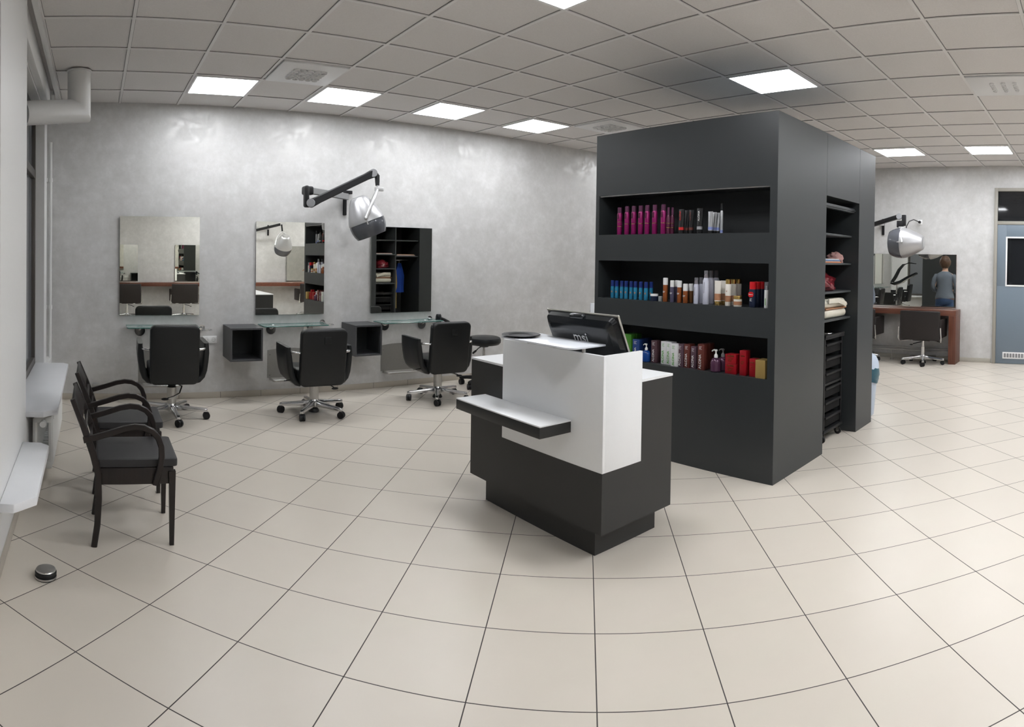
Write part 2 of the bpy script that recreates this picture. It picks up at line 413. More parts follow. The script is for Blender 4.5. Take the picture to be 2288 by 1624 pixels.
# ceiling: tiles with real grid bars
CXO, CXS, CYO, CYS = 0.2601, 0.625, 6.9432, 0.6471
cells = {(1,1),(3,1),(5,1),(7,1),(3,6),(7,6),(13,6),(13,8)}
added_lights = {(11,1),(1,9),(4,10),(6,10),(9,10),(11,11),(14,10),(4,12),(9,12)}  # out-of-view panel lights, added to brighten the room
vents = [(2,2),(8,2),(8,9)]
cl = struct(MB().box(XW-.15, XR+.15, YO-.15, YB+.15, HC+.012, HC+.1).build('ceiling', M['ceiling']))
gb = MB()
for k in range(-1, 17):
    x = CXO+CXS*k
    if XP < x < XR: gb.box(x-.012, x+.012, YO, YB, HC+.003, HC+.012)
for k in range(0, 16):
    y = CYO-CYS*k
    if YO < y < YB: gb.box(XP, XR, y-.012, y+.012, HC+.0025, HC+.0115)
gb.build('grid_bars', M['tbar'], cl)
gg = MB()  # dark-coloured strips along the bars, painting in the shade at the tile edges
for k in range(-1, 17):
    x = CXO+CXS*k
    if XP < x < XR:
        for s_ in (-1,1): gg.box(x+s_*.0135-.0015, x+s_*.0135+.0015, YO, YB, HC+.009, HC+.0125)
for k in range(0, 16):
    y = CYO-CYS*k
    if YO < y < YB:
        for s_ in (-1,1): gg.box(XP, XR, y+s_*.0135-.0015, y+s_*.0135+.0015, HC+.0088, HC+.0123)
gg.build('painted_shade_line', M['tshade'], cl)
# bulkhead trunking along the window wall under the ceiling
struct(MB().box(-.50, -.44, 3.75, 6.2, 2.97, HC, .01).box(-.40,-.36,YO,YB,HC-.05,HC,.005).build('trim_1', M['white_paint']))
# skirting tiles
bk = MB(); gk = MB(); x = -.46
while x < XR:
    x1 = min(x+.46, XR); bk.box(x+.002, x1-.002, YB-.012, YB, 0.001, .066, .0015); x = x1
bs = struct(bk.build('baseboard_back', M['baseboard_back']))
MB().box(-.46, XR, YB-.009, YB, 0, .064).build('grout', M['grout'], bs)
struct(MB().box(XR-.014, XR, 1.60, YB-.013, 0, .07, .002).build('baseboard_right', M['baseboard_right']))
struct(MB().box(-.46, -.448, YO, YB-.013, 0, .066, .002).build('baseboard_window', M['baseboard_back']))

# sills
LAB_S = {0:('white stone window sill with cut corners nearest the camera on the left','near'),1:('white window sill above the radiator beyond the wall pier','far')}
def sill(y0, y1, label, xb_):
    x0, x1 = xb_, -.250; c1, c2 = .06, .05
    poly = [(x0,y0+.12),(-.39,y0+.12),(-.39,y0),(x1-.13,y0),(x1-.03,y0+.06),(x1,y0+.11),(x1,y1-.06),(x1-.05,y1),(-.39,y1),(-.39,y1-.12),(x0,y1-.12)]
    poly = [(x0,y0),(x1-.09,y0),(x1,y0+.10),(x1,y1-.05),(x1-.05,y1),(x0,y1)]
    o = MB().prism(poly, .462, .502, 'XY', .004).build('window_sill', M['sill_white']); return tag(o, label, 'window sill')
sill(2.68, 3.58, LAB_S[0][0], -.404); sill(4.27, 6.195, LAB_S[1][0], -.578)

# radiator under far sill
rt = thing('radiator', 'white ribbed radiator under the far window sill', 'radiator', (-.34,5.02,0))
for k in range(22):
    y = 4.42+k*.056
    b = MB()
    for xx in (-.41,-.30): b.tube([(xx,y,.10),(xx,y,.42)], .019, 8)
    b.box(-.42,-.29,y-.022,y+.022,.07,.12,.012); b.box(-.42,-.29,y-.022,y+.022,.39,.44,.012)
    b.build('rib', M['radiator'], rt, True)
v = MB().cyl((-.35,4.39,.40),(-.35,4.34,.40),.018,.018,12).cyl((-.35,4.34,.40),(-.35,4.325,.40),.026,.022,12)
v.build('valve', M['radiator'], rt, True)
MB().tube([(-.37,4.39,.10),(-.37,4.35,.10),(-.37,4.33,.06),(-.37,4.33,0.0)], .011, 8).build('pipe', M['radiator'], rt, True)

# heating pipes in the corner and ventilation duct
for xx, lab in ((-.47,'white vertical heating pipe in the room corner, the one nearer the mirrors'),(-.525,'white vertical heating pipe in the room corner, the one nearer the window')):
    o = thing('heating_pipe', lab, 'pipe', (xx,6.74,0))
    MB().cyl((xx,6.74,0.02),(xx,6.74,2.75 if xx>-.5 else HC),.014,.014,12).build('pipe', M['white_paint'], o, True)
    for z in (1.0,2.35):
        MB().cyl((xx,6.74,z-.02),(xx,6.74,z+.02),.021,.021,12).cyl((xx,6.74,z),(xx,6.82,z),.008,.008,8).build('pipe_clip', M['white_paint'], o, True)
tag(MB().tube([(-.43,6.3,HC-.02),(-.43,6.3,HC-.08),(-.445,6.3,HC-.17),(-.48,6.32,HC-.24)], .020, 12).cyl((-.43,6.3,HC-.04),(-.43,6.3,HC),.03,.03,12).build('pipe_stub', M['white_paint']), 'short curved white pipe coming out of the ceiling beside the duct', 'pipe')
dt = thing('ventilation_duct', 'thick white round duct bending from the ceiling towards the window', 'duct', (-.145,5.62,HC))
def duct():
    A = Vector((-.145,5.62,HC)); B = Vector((-.145,5.62,2.83)); Cc = Vector((-.605,5.30,2.745)); r = .102
    b = bmesh.new(); seg = 32
    d1 = (B-A).normalized(); d2 = (Cc-B).normalized(); nrm = (d1+d2).normalized()
    e1 = Vector((1,0,0)); e2 = Vector((0,1,0)); rings = []
    def ring(c, d, plane_n=None, plane_p=None):
        out = []
        u = d.orthogonal().normalized(); u = (d2 - d*d.dot(d2)); u = u.normalized() if u.length > 1e-3 else d.orthogonal().normalized()
        if d is d2: u = (d1 - d*d.dot(d1)).normalized()*-1
        v = d.cross(u)
        for k in range(seg):
            a = 2*PI*k/seg; out.append(c + (u*math.cos(a)+v*math.sin(a))*r)
        return out
    r1 = ring(A, d1)
    mid = []
    for p in r1:
        t = (B-p).dot(nrm)/d1.dot(nrm); mid.append(p+d1*t)
    end = []
    for p in mid:
        t = (Cc-p).dot(d2); end.append(p+d2*t)
    V = [[b.verts.new(p) for p in rr] for rr in (r1, mid, end)]
    for a, c in zip(V, V[1:]):
        for k in range(seg): b.faces.new((a[k], a[(k+1)%seg], c[(k+1)%seg], c[k]))
    b.faces.new(V[0]); b.faces.new(V[-1][::-1]); bmesh.ops.recalc_face_normals(b, faces=b.faces)
    mb = MB(); mb._merge(b); return mb
duct().build('duct_pipe', M['white_paint'], dt, True, smooth=30)
MB().cyl((-.145,5.62,HC-.012),(-.145,5.62,HC-.001),.112,.112,32).build('ceiling_collar', M['white_paint'], dt, True)
dn = Vector((-.455,-.28,-.085)).normalized(); cb = Vector((-.145,5.62,2.83))
MB().cyl(cb+dn*.20, cb+dn*.215, .104, .104, 32).build('joint_ring', M['white_paint'], dt, True)

# ------------------------------------------------------------------ ceiling lights and vents
lamp_labels = {
 (1,1):'square ceiling panel light nearest the window, above the first mirror',
 (3,1):'square ceiling panel light second from the window along the mirror wall',
 (5,1):'square ceiling panel light third from the window along the mirror wall',
 (7,1):'square ceiling panel light fourth from the window, closest to the dark tower front',
 (3,6):'square ceiling panel light cut off by the top edge of the photo',
 (7,6):'square ceiling panel light directly above the dark shelving tower',
 (13,6):'square ceiling panel light just behind the right edge of the tower',
 (13,8):'square ceiling panel light above the blue-grey door side',
}
def panel_light(ci, ri, label):
    x0 = CXO+CXS*ci; y1 = CYO-CYS*ri; y0 = y1-CYS; x1 = x0+CXS
    t = thing('ceiling_light', label, 'ceiling light', ((x0+x1)/2,(y0+y1)/2,HC), 0, 'square ceiling panel lights')
    f = MB()
    for a in ((x0+.012,x1-.012,y0+.012,y0+.03),(x0+.012,x1-.012,y1-.03,y1-.012),(x0+.012,x0+.03,y0+.03,y1-.03),(x1-.03,x1-.012,y0+.03,y1-.03)):
        f.box(a[0],a[1],a[2],a[3],HC-.006,HC+.012)
    f.build('frame', M['lamp_frame'], t, True)
    MB().box(x0+.03,x1-.03,y0+.03,y1-.03,HC-.004,HC+.008).build('diffuser', M['lamp_wall' if (ri == 1 or ci == 1) else 'lamp'], t, True)
for (a, b_) in sorted(cells): panel_light(a, b_, lamp_labels[(a,b_)])
for k, (a, b_) in enumerate(sorted(added_lights)): panel_light(a, b_, 'square ceiling panel light added out of view to light the room')

vlab = ['white ceiling air vent between the two panel lights nearest the window','white ceiling air vent partly hidden by the top of the dark tower','white ceiling air vent with small round nozzles at the right edge']
for (ci, ri), lab in zip(vents, vlab):
    x0 = CXO+CXS*ci; y1 = CYO-CYS*ri; y0 = y1-CYS; x1 = x0+CXS; xc, yc = (x0+x1)/2, (y0+y1)/2
    t = thing('ceiling_vent', lab, 'air vent', (xc,yc,HC))
    MB().box(x0+.02,x1-.02,y0+.02,y1-.02,HC-.012,HC+.01,.004).build('vent_plate', M['lamp_frame'], t, True)
    small = (ri == 9); nx, ny = (5,3) if small else (5,5); r = .017 if small else .027
    nme = MB().lathe([(r+.003,0),(r+.003,-.012),(r-.002,-.016),(r-.006,-.010),(r-.006,0)], 16).mesh('nozzle', M['lamp_frame'])
    ome = MB().cyl((0,0,-.0025),(0,0,-.0005),r-.0065,r-.0065,14).mesh('opening', M['grout'])
    for i in range(nx):
        for j_ in range(ny):
            q = bpy.data.objects.new('nozzle', nme); C.objects.link(q); q.parent = t
            q.location = ((i-(nx-1)/2)*(.055 if small else .062), (j_-(ny-1)/2)*(.10 if small else .062), -.012)
            q2 = bpy.data.objects.new('opening', ome); C.objects.link(q2); q2.parent = q

# ------------------------------------------------------------------ dark tower with niches and wardrobe
TX0, TX1, TY0, TY1, TZ = 3.93, 5.96, 2.13, 3.905, 2.645
tw = thing('shelving_tower', 'tall dark grey free-standing shelving tower with product niches', 'shelving tower', ((TX0+TX1)/2,(TY0+TY1)/2,0))
NZ = [(.742,1.035),(1.245,1.565),(1.785,2.12)]
NY0, NY1, ND = 2.19, 3.865, .30
b = MB()
zs = [0]+[v for p in NZ for v in p]+[TZ]
for k in range(0, 8, 2): b.box(TX0, TX0+ND, NY0, NY1, zs[k], zs[k+1])         # bands between the niches
b.box(TX0, TX0+ND, TY0+.02, NY0, 0, TZ); b.box(TX0, TX0+ND, NY1, TY1-.02, 0, TZ)
b.box(TX0, 4.78, TY0, TY0+.02, 0, TZ)                                           # side face
b.box(4.783, 5.532, TY0, TY0+.02, 2.135, TZ); b.box(5.535, TX1-.02, TY0, TY0+.02, 0, TZ)
b.box(5.535, 5.555, TY0+.02, 2.95, 0, TZ)
b.box(TX1-.02, TX1, TY0, TY1, 0, TZ)
b.box(TX0, 4.60, TY1-.02, TY1, 0, TZ); b.box(5.44, TX1-.02, TY1-.02, TY1, 0, TZ); b.box(4.60, 5.44, TY1-.02, TY1, 2.12, TZ)
b.box(TX0, TX1, TY0, TY1, TZ-.001, TZ)
b.build('carcass', M['tower'], tw, True)
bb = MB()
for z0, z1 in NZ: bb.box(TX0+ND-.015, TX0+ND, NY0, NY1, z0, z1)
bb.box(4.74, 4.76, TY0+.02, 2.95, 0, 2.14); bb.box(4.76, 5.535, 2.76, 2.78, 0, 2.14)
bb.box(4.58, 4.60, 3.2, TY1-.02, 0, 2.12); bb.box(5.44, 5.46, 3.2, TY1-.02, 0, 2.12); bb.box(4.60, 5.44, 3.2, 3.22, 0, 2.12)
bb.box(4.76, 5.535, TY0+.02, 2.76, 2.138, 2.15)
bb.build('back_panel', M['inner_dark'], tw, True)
MB().box(TX0+.012, TX0+.03, NY0, NY1, 2.112, 2.121).build('shelf_light_strip', M['alu'], tw, True)
FRZ = [1.065,1.308,1.56,1.815]
for z in FRZ: MB().box(4.762, 5.533, 2.20, 2.755, z, z+.018, .002).build('shelf_board', M['shelf_dark'], tw, True)
MB().box(4.762, 5.533, 2.175, 2.22, 2.045, 2.085, .003).box(4.762,5.533,2.165,2.185,2.06,2.07).build('curtain_rail', M['shelf_dark'], tw, True)
MB().box(4.985, 5.005, 3.23, TY1-.05, 0, 2.12).build('divider', M['shelf_dark'], tw, True)
for z in (1.09,1.34,1.585,1.83): MB().box(4.602, 4.984, 3.24, TY1-.05, z, z+.018, .002).build('shelf_board', M['shelf_dark'], tw, True)
for z in (1.56,1.83): MB().box(5.006, 5.438, 3.24, TY1-.05, z, z+.018, .002).build('shelf_board', M['shelf_dark'], tw, True)

# ------------------------------------------------------------------ products
def col(name, c, rough=.35, metal=0.0, **k):
    if name not in M: M[name] = mat(name, c, rough, metal, **k)
    return M[name]
col('magenta', (0.27,0.009,0.12), .3, .3); col('magenta_cap', (0.11,0.03,0.075), .3); col('gold', (0.62,0.42,0.14), .25, .9); col('plum_dark', (0.10,0.02,0.05), .25)
col('tube_black', (0.012,0.012,0.013), .3); col('red_print', (0.55,0.015,0.015), .4); col('white_print', (0.75,0.75,0.74), .4); col('grey_print', (0.32,0.32,0.33), .4)
col('silver_tube', (0.55,0.56,0.58), .28, .7); col('lilac_band', (0.25,0.30,0.62), .4)
col('aqua', (0.035,0.27,0.46), .25, .3); col('navy_cap', (0.012,0.03,0.17), .3); col('navy', (0.012,0.02,0.05), .3); col('white_cap', (0.82,0.82,0.82), .35)
col('copper_orange', (0.30,0.085,0.022), .35, .2); col('slate_purple', (0.085,0.075,0.13), .4); col('amber_dark', (0.12,0.05,0.015), .35)
col('lilac_white', (0.62,0.63,0.74), .3); col('mauve_pump', (0.35,0.26,0.28), .4); col('cream', (0.78,0.74,0.67), .35); col('tan_band', (0.40,0.19,0.10), .4)
col('red_cap', (0.60,0.012,0.018), .3); col('green_print', (0.10,0.38,0.05), .5)
col('maroon_box', (0.085,0.042,0.052), .45); col('mauve_box', (0.10,0.055,0.075), .45); col('brick_box', (0.13,0.032,0.024), .45); col('white_box', (0.74,0.74,0.75), .4); col('grey_box', (0.36,0.36,0.37), .4)
col('red_box', (0.31,0.007,0.014), .35); col('gold_box', (0.42,0.29,0.10), .35, .4); col('green_box', (0.055,0.22,0.02), .45); col('blue_box', (0.02,0.055,0.20), .45)
col('purple_bottle', (0.10,0.04,0.08), .22, .2); col('blue_bottle', (0.008,0.055,0.26), .2); col('grey_jar', (0.30,0.31,0.31), .3)
col('clear_cap', (0.28,0.28,0.31), .15, alpha=.55)
col('black_print', (0.03,0.03,0.04), .5)

NF = {'top':NZ[2][0], 'mid':NZ[1][0], 'low':NZ[0][0]}
NXF = TX0+.055
def yat(px, x=NXF):
    a = math.atan2(RZ.y, RZ.x) - (px-CX)/F      # azimuth of a photo column
    return x*math.tan(a)
def place(px, row, depth=0.0):
    x = NXF+depth; return (x, yat(px, x), NF[row])
UZ = (0,0,1); UY = (0,1,0); UR = (0,-1,0)
def can(name, label, px, row, h, r, caph, body, cap, group=None, depth=0., capr=.82, shoulder=.012, cat='bottle', bands=(), capmat=None, nozzle=False, extra=None):
    loc = place(px, row, depth); t = thing(name, label, cat, loc, 0, group)
    hb = h-caph
    MB().lathe([(0,0),(r*.94,0),(r,.003),(r,hb-shoulder),(r*capr*.98,hb),(0,hb)], 24).build('body', M[body], t)
    cp = MB().lathe([(0,hb),(r*capr,hb),(r*capr,h-.004),(r*capr-.003,h),(0,h)], 24)
    cp.build('cap', M[cap], t)
    for (z0, z1, mm) in bands:
        MB().lathe([(r+.0004,z0),(r+.0006,z0),(r+.0006,z1),(r+.0004,z1)], 24).build('band', M[mm], t)
    if extra: extra(t, r, hb)
    return t
def vtext(s, t, r, z0, L, mm, size=.02, y=0.0, bold=False, x=None):
    text(s, size, M[mm], t, ((-r-.0012) if x is None else x, y, z0), UZ, UY, bold=bold, fit=L)
def htext(s, t, r, z, L, mm, size=.01, yc=0.0, bold=False):
    text(s, size, M[mm], t, (-r-.0012, L/2+yc, z), UR, UZ, bold=bold, fit=L)

# top niche: magenta cans
mag = None; mx_ = [1383.2,1399.6,1414.8,1430.4,1444.9,1461.5,1480.7]
ordn = ['first','second','third','fourth','fifth','sixth','seventh']
def mag_extra(t, r, hb):
    # slanted dark emblem with a gold ring below
    bm_ = MB(); seg = 8
    bm_.box(-r-.0022,-r+.002,-.0075,.0085,.135,.178,mtx=Matrix.Rotation(R_(0),4,'X')); bm_.build('emblem', M['plum_dark'], t)
for k, px in enumerate(mx_):
    lab = '%s tall magenta spray can from the left in the top niche' % ordn[k]
    if k == 0:
        can('hairspray_can', 'leftmost magenta spray can of the top niche, slightly shorter, two gold rings', px, 'top', .234, .0225, .048, 'magenta', 'magenta_cap', 'magenta spray cans in the top niche', extra=mag_extra, bands=[(.07,.074,'gold'),(.108,.111,'gold')])
    elif mag is None:
        mag = can('hairspray_can', lab, px, 'top', .240, .0225, .05, 'magenta', 'magenta_cap', 'magenta spray cans in the top niche', extra=mag_extra, bands=[(.088,.092,'gold')])
    else:
        dup(mag, place(px, 'top', -.0), None, lab)
def spray_slim(px, lab, depth=.01):
    return can('pump_spray', lab, px, 'top', .215, .0165, .06, 'plum_dark', 'magenta_cap', None, depth, capr=.6, shoulder=.02, bands=[(.05,.054,'gold'),(.085,.088,'gold')])
spray_slim(1492, 'small plum pump spray right beside the last magenta can')
spray_slim(1501, 'small plum pump spray between the magenta can and the black tubes', .03)
def tube_(name, label, px, row, h, w, body, cap, capz, band=None, txt=None, depth=0., group=None, cat='tube'):
    """cosmetic tube standing on its cap: round at the cap, flat crimp on top"""
    loc = place(px, row, depth); t = thing(name, label, cat, loc, 0, group)
    b = MB(); bm2 = bmesh.new(); rings = []; N = 20; S = 8
    for i in range(S+1):
        f = i/S; z = capz+(h-capz)*f; a = w*.46+(w*.56-w*.46)*f; c2 = w*.40*(1-f)**.8+.0012
        rings.append([bm2.verts.new((c2*math.cos(2*PI*k/N), a*math.sin(2*PI*k/N), z)) for k in range(N)])
    for p, q in zip(rings, rings[1:]):
        for k in range(N): bm2.faces.new((p[k],p[(k+1)%N],q[(k+1)%N],q[k]))
    bm2.faces.new(rings[0][::-1]); bm2.faces.new(rings[-1]); b._merge(bm2); b.build('body', M[body], t)
    MB().lathe([(0,0),(w*.40,0),(w*.42,.004),(w*.42,capz),(0,capz)], 20).build('cap', M[cap], t)
    if band:
        z0, z1, mm = band; b2 = bmesh.new(); rr = []
        for z in (z0,z1):
            f = (z-capz)/(h-capz); a = w*.46+w*.10*f+.0006; c2 = w*.40*(1-f)**.8+.002
            rr.append([b2.verts.new((c2*math.cos(2*PI*k/N), a*math.sin(2*PI*k/N), z)) for k in range(N)])
        for k in range(N): b2.faces.new((rr[0][k],rr[0][(k+1)%N],rr[1][(k+1)%N],rr[1][k]))
        b3 = MB(); b3._merge(b2); b3.build('band', M[band[2]], t)
    if txt:
        s, mm, z0, L, yo = txt
        vtext(s, t, 0, z0, L, mm, .018, yo, True, x=-w*.36)
    return t
tube_('hair_gel_tube', 'black tube with red lettering and bright red band, left of the black tubes', 1521, 'top', .195, .048, 'tube_black', 'tube_black', .028, (.030,.052,'red_print'), ('ALCINA','red_print',.105,.075,-.006))
tube_('hair_gel_tube', 'black tube half hidden between two others, dark red band', 1533, 'top', .190, .040, 'tube_black', 'tube_black', .028, (.030,.050,'brick_box'), None, .05)
tube_('hair_gel_tube', 'black tube with dull red band, right of the bright red banded one', 1543, 'top', .188, .042, 'tube_black', 'tube_black', .028, (.030,.050,'brick_box'), ('ALCINA','brick_box',.105,.07,-.006), .02)
tube_('hair_gel_tube', 'black tube with white lettering and grey band in the top niche', 1562, 'top', .196, .050, 'tube_black', 'tube_black', .030, (.032,.055,'grey_print'), ('ALCINA','white_print',.095,.08,-.010))
tube_('cream_tube', 'front silver tube with lilac band', 1586, 'top', .168, .040, 'silver_tube', 'tube_black', .022, (.028,.050,'lilac_band'))
tube_('cream_tube', 'silver tube half hidden directly behind the front silver tube', 1595, 'top', .165, .036, 'silver_tube', 'tube_black', .022, (.028,.048,'lilac_band'), None, .04)
tube_('cream_tube', 'silver tube right beside the slim silver spray', 1602, 'top', .162, .034, 'silver_tube', 'tube_black', .022, (.028,.048,'lilac_band'), None, .06)
can('pump_spray', 'slim silver spray bottle with tall black nozzle, rightmost in the top niche', 1611, 'top', .226, .0115, .055, 'silver_tube', 'tube_black', None, 0, capr=.8, bands=[(.005,.025,'lilac_band')])

# middle niche
bluex = [1370,1379.5,1390.5,1400.5,1411.5,1421.3,1433,1444.6,1456]
def blue_extra(t, r, hb): MB().ball((-r+.0012,-.004,.055), .0085, .25, .8, 1.1, 12, 8).build('emblem', M['tan_band'], t)
blue = None
wl_ = ['leftmost','second','third','fourth','fifth','sixth','seventh','eighth']
for k, px in enumerate(bluex):
    lab = ('%s small light blue bottle with navy cap from the left end' % wl_[k]) if k < 8 else 'light blue bottle with navy cap set back behind the row, above the navy jar'
    if k == 0: lab = 'leftmost small light blue bottle with navy cap in the middle niche'
    if blue is None: blue = can('mousse_bottle', lab, px, 'mid', .150, .0175, .05, 'aqua', 'navy_cap', 'light blue bottles in the middle niche', .0, capr=.92, extra=blue_extra)
    else: dup(blue, place(px, 'mid', .0 if k < 8 else .045), None, lab)
def jar(label, px, row, r, h, body, cap, depth=0., band=None):
    t = thing('cream_jar', label, 'jar', place(px, row, depth))
    MB().lathe([(0,0),(r*.95,0),(r,.003),(r,h*.68),(r*.9,h*.7),(0,h*.7)], 28).build('body', M[body], t)
    MB().lathe([(0,h*.7),(r*1.0,h*.7),(r*1.0,h-.003),(r*.97,h),(0,h)], 28).build('lid', M[cap], t)
    if band: MB().lathe([(r+.0004,band[0]),(r+.0006,band[0]),(r+.0006,band[1]),(r+.0004,band[1])], 28).build('band', M[band[2]], t)
    return t
jar('navy blue cream jar with white lid', 1463.5, 'mid', .034, .056, 'navy', 'white_cap')
jar('small grey jar between the navy jar and the tall orange can', 1477, 'mid', .018, .040, 'grey_jar', 'grey_jar', .0)
def lab_or(t, r, hb): bars(M['white_print'], t, (-r-.0006, .011, hb*.60), UR, UZ, .022, .0035, 2, 1.9)
can('styling_spray', 'tall copper orange can with white cap, tallest of the orange ones', 1488, 'mid', .190, .0205, .056, 'copper_orange', 'white_cap', None, 0, capr=.98, shoulder=.003, extra=lab_or)
can('styling_spray', 'slate purple can with white cap', 1503.5, 'mid', .172, .0185, .052, 'slate_purple', 'white_cap', None, 0, capr=.98, shoulder=.003, extra=lab_or)
can('styling_spray', 'slate purple can with white cap hidden behind the middle orange can', 1514, 'mid', .172, .0185, .052, 'slate_purple', 'white_cap', None, .06, capr=.98, shoulder=.003)
can('styling_spray', 'copper orange can with white cap between the purple and the short orange one', 1519.5, 'mid', .172, .0195, .052, 'copper_orange', 'white_cap', None, 0, capr=.98, shoulder=.003, extra=lab_or)
can('styling_spray', 'short copper orange can with white cap', 1533, 'mid', .150, .0205, .056, 'copper_orange', 'white_cap', None, 0, capr=1.0, shoulder=.002, extra=lab_or)
can('styling_spray', 'amber brown can with white cap behind the short orange one', 1545, 'mid', .150, .0195, .056, 'amber_dark', 'white_cap', None, .05, capr=1.0, shoulder=.002)
def foam_extra(t, r, hb):
    bars(M['black_print'], t, (-r-.0006, -.001, hb*.42), UZ, UY, hb*.42, .0028)
    MB().lathe([(r*.5,hb),(r*.62,hb+.002),(r*.62,hb+.016),(r*.3,hb+.03),(0,hb+.03)], 20).build('spray_head', M['mauve_pump'], t)
can('foam_can', 'pale lilac aerosol can with clear cap, left of the tallest aerosol', 1556.8, 'mid', .202, .0205, .050, 'lilac_white', 'clear_cap', None, 0, capr=.78, shoulder=.016, extra=foam_extra)
can('foam_can', 'pale lilac aerosol can hidden behind the shorter front one', 1567.5, 'mid', .202, .0205, .050, 'lilac_white', 'clear_cap', None, .06, capr=.78, shoulder=.016)
can('foam_can', 'tallest pale lilac aerosol can in front, clear cap', 1578.5, 'mid', .258, .0255, .056, 'lilac_white', 'clear_cap', None, 0, capr=.66, shoulder=.022, extra=foam_extra)
can('foam_can', 'tall pale lilac aerosol can directly behind the tallest front one', 1589.5, 'mid', .258, .0255, .056, 'lilac_white', 'clear_cap', None, .07, capr=.66, shoulder=.022)
can('foam_can', 'tall pale lilac aerosol can at the very back, behind the cream tubes', 1601, 'mid', .258, .0255, .056, 'lilac_white', 'clear_cap', None, .14, capr=.66, shoulder=.022)
tube_('conditioner_tube', 'cream white tube with tan band and gold cap, front one', 1605, 'mid', .184, .056, 'cream', 'gold', .030, (.036,.086,'tan_band'))
tube_('conditioner_tube', 'cream white tube with tan band behind the front one', 1618, 'mid', .184, .050, 'cream', 'gold', .030, (.036,.086,'tan_band'), None, .06)
def fus_extra(t, r, hb): bars(M['tan_band'], t, (-r-.0006, .006, hb*.68), UR, UZ, .012, .003, 2)
can('shampoo_bottle', 'cream bottle with gold cap and tan band, front one', 1628.5, 'mid', .198, .0235, .036, 'cream', 'gold', None, 0, capr=.9, shoulder=.004, bands=[(.03,.075,'tan_band')], extra=fus_extra)
can('shampoo_bottle', 'cream bottle with gold cap directly behind the front cream bottle', 1640, 'mid', .198, .0235, .036, 'cream', 'gold', None, .07, capr=.9, shoulder=.004, bands=[(.03,.075,'tan_band')])
can('shampoo_bottle', 'cream bottle with gold cap at the back, above the cream jar', 1651, 'mid', .198, .0235, .036, 'cream', 'gold', None, .14, capr=.9, shoulder=.004, bands=[(.03,.075,'tan_band')])
jar('cream jar with gold lid and tan band', 1650, 'mid', .032, .078, 'cream', 'gold', -.01, (.012,.038,'tan_band'))
def alp(t, r, hb):
    o = MB().prism([(-.010,-.021),(.010,-.021),(.019,-.010),(.019,.010),(.010,.021),(-.010,.021),(-.019,.010),(-.019,-.010)], -.002, .002, 'XY')
    o.xf(Matrix.Translation((-r-.002,0,.094)) @ Matrix.Rotation(R_(90),4,'Y')); e = o.build('emblem', M['red_cap'], t)
    text('Alpecin', .008, M['white_print'], t, (-r-.0046,.017,.091), UR, UZ, True, fit=.034)
    bars(M['white_print'], t, (-r-.0006, .010, .062), UR, UZ, .018, .0025, 4, 2.2)
alpb = can('shampoo_bottle', 'dark navy bottle with red cap and red oval emblem, front one', 1683.5, 'mid', .186, .027, .054, 'navy', 'red_cap', None, 0, capr=.95, shoulder=.006, extra=alp)
can('shampoo_bottle', 'dark navy bottle with red cap, middle of the three', 1693, 'mid', .186, .024, .054, 'navy', 'red_cap', None, .05, capr=.95, shoulder=.006)
can('shampoo_bottle', 'dark navy bottle with red cap, rearmost of the three', 1703, 'mid', .186, .022, .054, 'navy', 'red_cap', None, .10, capr=.95, shoulder=.006)
def pumpw(t, r, hb):
    MB().cyl((0,0,hb),(0,0,hb+.03),.006,.005,12).build('spray_head', M['white_cap'], t); bars(M['green_print'], t, (-r-.0006, -.002, .02), UZ, UY, .05, .005)
can('foam_dispenser', 'white slim bottle with clear cap at the right end of the middle niche', 1714, 'mid', .188, .0165, .058, 'white_cap', 'clear_cap', None, -.0, capr=.98, shoulder=.03, extra=pumpw)

# lower niche
def boxp(label, px0, px1, h, body, depthsize=.065, depth=0., txt='ALCINA', tm='white_print', z0=0., mode='v', cat='box', L=None):
    x = NXF+depth; ya = yat(px0, x); yb = yat(px1, x); w = abs(ya-yb); yc = (ya+yb)/2
    t = thing('product_box', label, cat, (x, yc, NF['low']+z0))
    MB().box(0, depthsize, -w/2, w/2, 0, h, .0012).build('carton', M[body], t)
    if mode == 'v' and txt:
        text(txt, .03, M[tm], t, (-.0012, -.002, .008), UZ, UY, True, fit=L or h*.56)
        bars(M[tm], t, (-.0004, w*.3, h*.90), UR, UZ, w*.45, .0022, 4, 3.2)
    elif mode == 'h' and txt:
        text(txt, .012, M[tm], t, (-.0012, w*.32, h*.76), UR, UZ, True, fit=w*.64)
        bars(M[tm], t, (-.0004, w*.25, h*.55), UR, UZ, w*.5, .0022, 3, 4.0)
    return t
boxp('bright green carton next to the computer back', 1395, 1413, .205, 'green_box', .06, .0, None)
boxp('dark green carton in the shade behind the bright green one', 1408, 1426, .205, 'green_box', .06, .09, None)
boxp('blue carton with white lettering, front one', 1416.5, 1431, .170, 'blue_box', .06, .0)
boxp('blue carton behind the front blue one', 1431, 1441, .170, 'blue_box', .06, .07, None)
boxp('blue carton at the back above the blue pump bottle', 1441, 1450, .170, 'blue_box', .06, .13, None)
def pump(label, px, body, depth=0., s=1.0, head='white_cap'):
    t = thing('pump_bottle', label, 'pump bottle', place(px, 'low', depth))
    MB().lathe([(0,0),(.036*s,0),(.042*s,.006*s),(.043*s,.06*s),(.040*s,.085*s),(.028*s,.102*s),(.014*s,.108*s),(0,.108*s)], 30).build('body', M[body], t)
    p = MB().lathe([(0,.108*s),(.015*s,.108*s),(.015*s,.125*s),(.009*s,.135*s),(.006*s,.138*s),(.006*s,.155*s),(.011*s,.158*s),(.012*s,.168*s),(0,.172*s)], 20)
    p.tube([(0,0,.166*s),(0,.018*s,.166*s),(0,.030*s,.160*s),(0,.036*s,.153*s)], .005*s, 8); p.build('pump_head', M[head], t)
    return t
